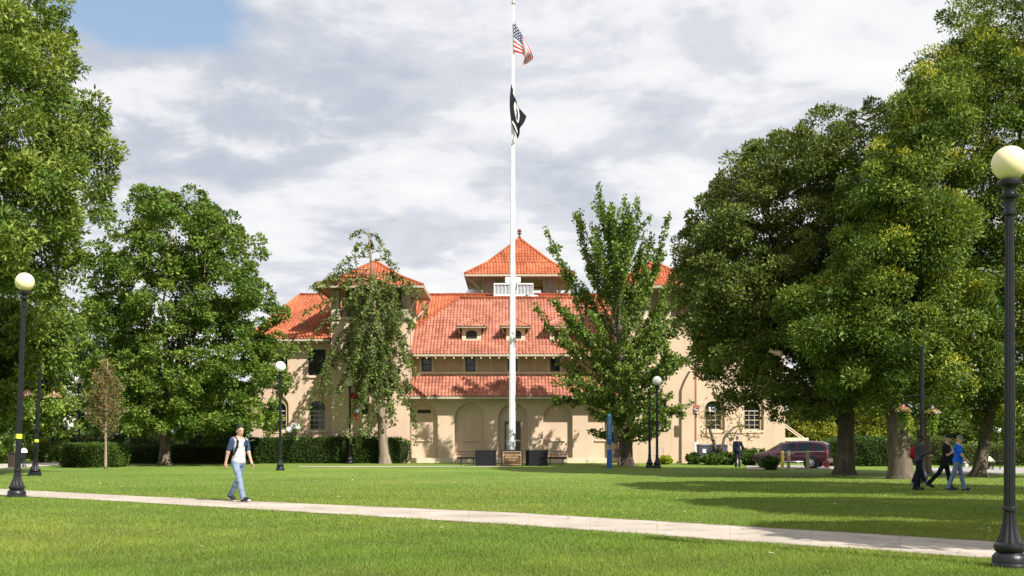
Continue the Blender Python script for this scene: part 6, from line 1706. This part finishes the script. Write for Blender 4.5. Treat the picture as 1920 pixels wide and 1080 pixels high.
# --- clipped hedges and loose shrubs
def hedge(name, label, px0, px1, top, Y, dep, seed, cols, n=22000, rough=.05, leaf=.085, round_end=.35, base_dz=0.0, group=None, wavy=.03):
    r = np.random.default_rng(seed); x0, x1 = BX(px0, Y), BX(px1, Y); cx = (x0 + x1) / 2; hw = (x1 - x0) / 2; z0 = gz(Y); H = BZ(top, Y) - z0
    t = thing(name, label, 'hedge', Vector((cx, Y, z0)), 0, group)
    # superellipsoid shell
    q = r.normal(size=(n * 2, 3)); q = unit(q); e = 7.0
    S = np.array([hw, dep / 2, H / 2])
    w = (np.abs(q) ** e).sum(1) ** (-1 / e); sup = q * w[:, None]
    # spread the points evenly over the real faces of the box
    face = r.choice(3, n * 2, p=np.array([S[1] * S[2], S[0] * S[2], S[0] * S[1]]) / (S[1] * S[2] + S[0] * S[2] + S[0] * S[1])); u = r.uniform(-1, 1, (n * 2, 3)); u[np.arange(n * 2), face] = np.sign(r.normal(size=n * 2))
    k = (np.abs(u) ** e).sum(1) ** (1 / e); sup = u / k[:, None]
    nrm = unit(np.sign(sup) * np.abs(sup) ** (e - 1) / S)
    p = sup * S; bump = wavy * (np.sin(p[:, :1] * 2.3 + 1) + np.sin(p[:, :1] * 5.1 + p[:, 2:3] * 3)) + rough * r.normal(size=(n * 2, 1))
    p = p + nrm * (bump - .03); p[:, 2] += H / 2; ok = p[:, 2] > .02; p, nrm = p[ok][:n], nrm[ok][:n]
    V = leaf_arrays(p + np.array([cx, Y, z0]), unit(nrm + .2), leaf, r, .6, .45, .8)
    leaf_object('foliage', V, tints(len(p), r, cols[0], cols[1], None, .35), M['needle'], t)
    # twiggy core just under the leaves
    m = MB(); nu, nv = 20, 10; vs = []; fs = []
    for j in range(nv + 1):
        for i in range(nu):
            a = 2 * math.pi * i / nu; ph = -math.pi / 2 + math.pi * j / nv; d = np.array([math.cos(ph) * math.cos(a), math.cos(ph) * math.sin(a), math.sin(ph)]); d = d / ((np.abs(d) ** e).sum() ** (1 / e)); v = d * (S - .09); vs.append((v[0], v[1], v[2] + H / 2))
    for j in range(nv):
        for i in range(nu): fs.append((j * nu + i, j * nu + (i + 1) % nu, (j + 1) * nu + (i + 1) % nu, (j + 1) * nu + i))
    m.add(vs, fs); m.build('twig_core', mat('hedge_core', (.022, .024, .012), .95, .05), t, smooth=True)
    return t
YEW = ((.026, .060, .010), (.055, .105, .014))
hedge('clipped_hedge', 'long clipped dark green hedge in front of the left wing, the weeping tree before it', 455, 768, 821, 74.95, .95, 51, YEW, 34000)
hedge('clipped_hedge', 'clipped hedge in shade between the oak trunk and the student', 235, 452, 836, 74.6, 1.6, 52, YEW, 22000)
hedge('round_hedge', 'rounded clipped hedge with a sunlit top behind the brown sapling', 124, 231, 833, 66.5, 2.6, 53, ((.035, .075, .010), (.085, .14, .018)), 20000)
hedge('clipped_hedge', 'dark dense hedge behind the thick trunks right of the maroon car', 1546, 1682, 824, 68.5, 2.0, 54, YEW, 24000, .07, wavy=.07)
hedge('clipped_hedge', 'low light green hedge beyond the paving at the far right', 1792, 1935, 836, 69.5, 1.4, 55, ((.05, .09, .014), (.12, .15, .03)), 14000, .06)
hedge('clipped_hedge', 'green hedge seen between the two men in caps and the trunks', 1690, 1790, 822, 71, 1.4, 56, ((.045, .085, .014), (.10, .14, .025)), 12000, .07)
hedge('clipped_hedge', 'tall dark hedge row far behind the oak trunk', 90, 466, 812, 83, 1.6, 57, YEW, 26000, .12, .12, wavy=.1)
def shrub(label, px, Y, rx, top, seed, cols, n=5000, leaf=.13, flat=1.0, group='low shrubs'):
    r = np.random.default_rng(seed); z0 = gz(Y); b0 = Vector((BX(px, Y), Y, z0)); t = thing('shrub', label, 'shrub', b0, 0, group); w = rx / FPX * Y; H = BZ(top, Y) - z0
    stems = MB(); P_ = []; D_ = []
    for i in range(26):
        a = r.random() * 6.283; q = math.sqrt(r.random()); e = np.array([math.cos(a) * q * w, math.sin(a) * q * w * .7, H * (1.02 - .45 * q * q) * r.uniform(.75, 1.08)]); s0 = e * np.array([.35, .35, 0]); stems.tube([Vector(s0), Vector((s0 + e) / 2 + np.array([0, 0, .1 * H])), Vector(e)], [.015, .01, .005], 4, caps=False)
        k = n // 26; f = r.random((k, 1)) ** .7; c = s0 + (e - s0) * f + np.array([0, 0, 1]) * .4 * H * f * (1 - f); d = unit(r.normal(size=(k, 3)) + np.array([0, 0, .4])); P_.append(c + d * .2 * min(1, H) * r.random((k, 1))); D_.append(d)
    P_, D_ = np.concatenate(P_), np.concatenate(D_); P_[:, 2] = np.maximum(P_[:, 2], .02)
    leaf_object('foliage', leaf_arrays(P_ + np.array(b0), D_, leaf, r, .5, .5), tints(len(P_), r, cols[0], cols[1]), M['leaf'], t); stems.build('stems', M['bark'], t)
SG = ((.05, .095, .014), (.10, .16, .025)); SY = ((.22, .28, .02), (.36, .38, .035))
for i, (px, Y, rx, top, cl, lb) in enumerate(((1247, 72.0, 14, 857, SY, 'bright yellow green low plant right of the lamp post by the ginkgo'), (1300, 72.0, 22, 852, SG, 'loose green shrub at the foot of the rusty post'), (1335, 70.5, 26, 853, SG, 'green shrub in front of the grey bins'), (1362, 71, 22, 850, SG, 'green shrub just left of the man walking away'), (1405, 70, 24, 842, SG, 'taller green shrub just right of the man walking away'), (1436, 69, 22, 846, SG, 'green shrub at the nose of the maroon car'),
                                             (20, 75, 50, 822, ((.08, .15, .015), (.16, .22, .03)), 'bright green shrub at the far left behind the litter bin'), (78, 77, 40, 826, ((.07, .13, .015), (.15, .21, .03)), 'bright green shrub behind the leaning taped post'), (-40, 76, 50, 826, SG, 'green shrub at the very left edge'), (118, 79, 30, 828, ((.07, .13, .015), (.15, .21, .03)), 'green shrub left of the rounded hedge'),
                                             (1446, 60.0, 17, 858, SG, 'small shrub beside the front wheel of the maroon car'))):
    shrub(lb, px, Y, rx, top, 90 + i, cl, 6500)
# pale building far behind the left trees
fb = thing('pale_building', 'pale building glimpsed through the trees behind the left banner', 'building', gp(120, 118))
s = 118 / FPX
w_ = MB(); w_.box(-24 * s, 10 * s, 0, 8, 0, BZ(728, 118) + .33); w_.box(-3 * s, 5 * s, .3, 6, BZ(728, 118) + .33, BZ(700, 118) + .33); w_.build('wall', M['farwhite'], fb)
for px in (-16, -4, 5):
    for z in (1.5, 4.6):
        q = MB(); q.box((px - 2.5) * s, (px + 2.5) * s, -.06, -.01, z, z + 1.6); q.build('window', M['pane'], fb)
w_ = MB(); w_.bbox(-25 * s, 11 * s, -.4, 8.3, BZ(728, 118) + .335, BZ(728, 118) + .6, .05); w_.build('parapet', M['farwhite'], fb)
# fallen leaves on the lawn
r = np.random.default_rng(99); n = 260; yy = 13 + 50 * r.random(n); xx = (r.random(n) - .5) * .9 * yy; pts = np.stack([xx, yy, np.interp(yy, GY, GZ) + .03], 1)
V = leaf_arrays(pts, unit(np.concatenate([r.normal(size=(n, 2)), np.zeros((n, 1))], 1)), .085, r, .6, 2.0, .2)
me = arrays_mesh('fallen_leaves', V, np.arange(len(V)).reshape(-1, 4)); ca = me.color_attributes.new('leaf_tint', 'FLOAT_COLOR', 'POINT'); col = np.ones((len(V), 4), np.float32); col[:, :3] = np.repeat(tints(n, r, (.42, .33, .10), (.50, .46, .34)), 4, 0); ca.data.foreach_set('color', col.ravel())
tag(link('fallen_leaves', me, M['leaf']), 'pale fallen leaves scattered over the grass', 'leaves', kind='stuff')
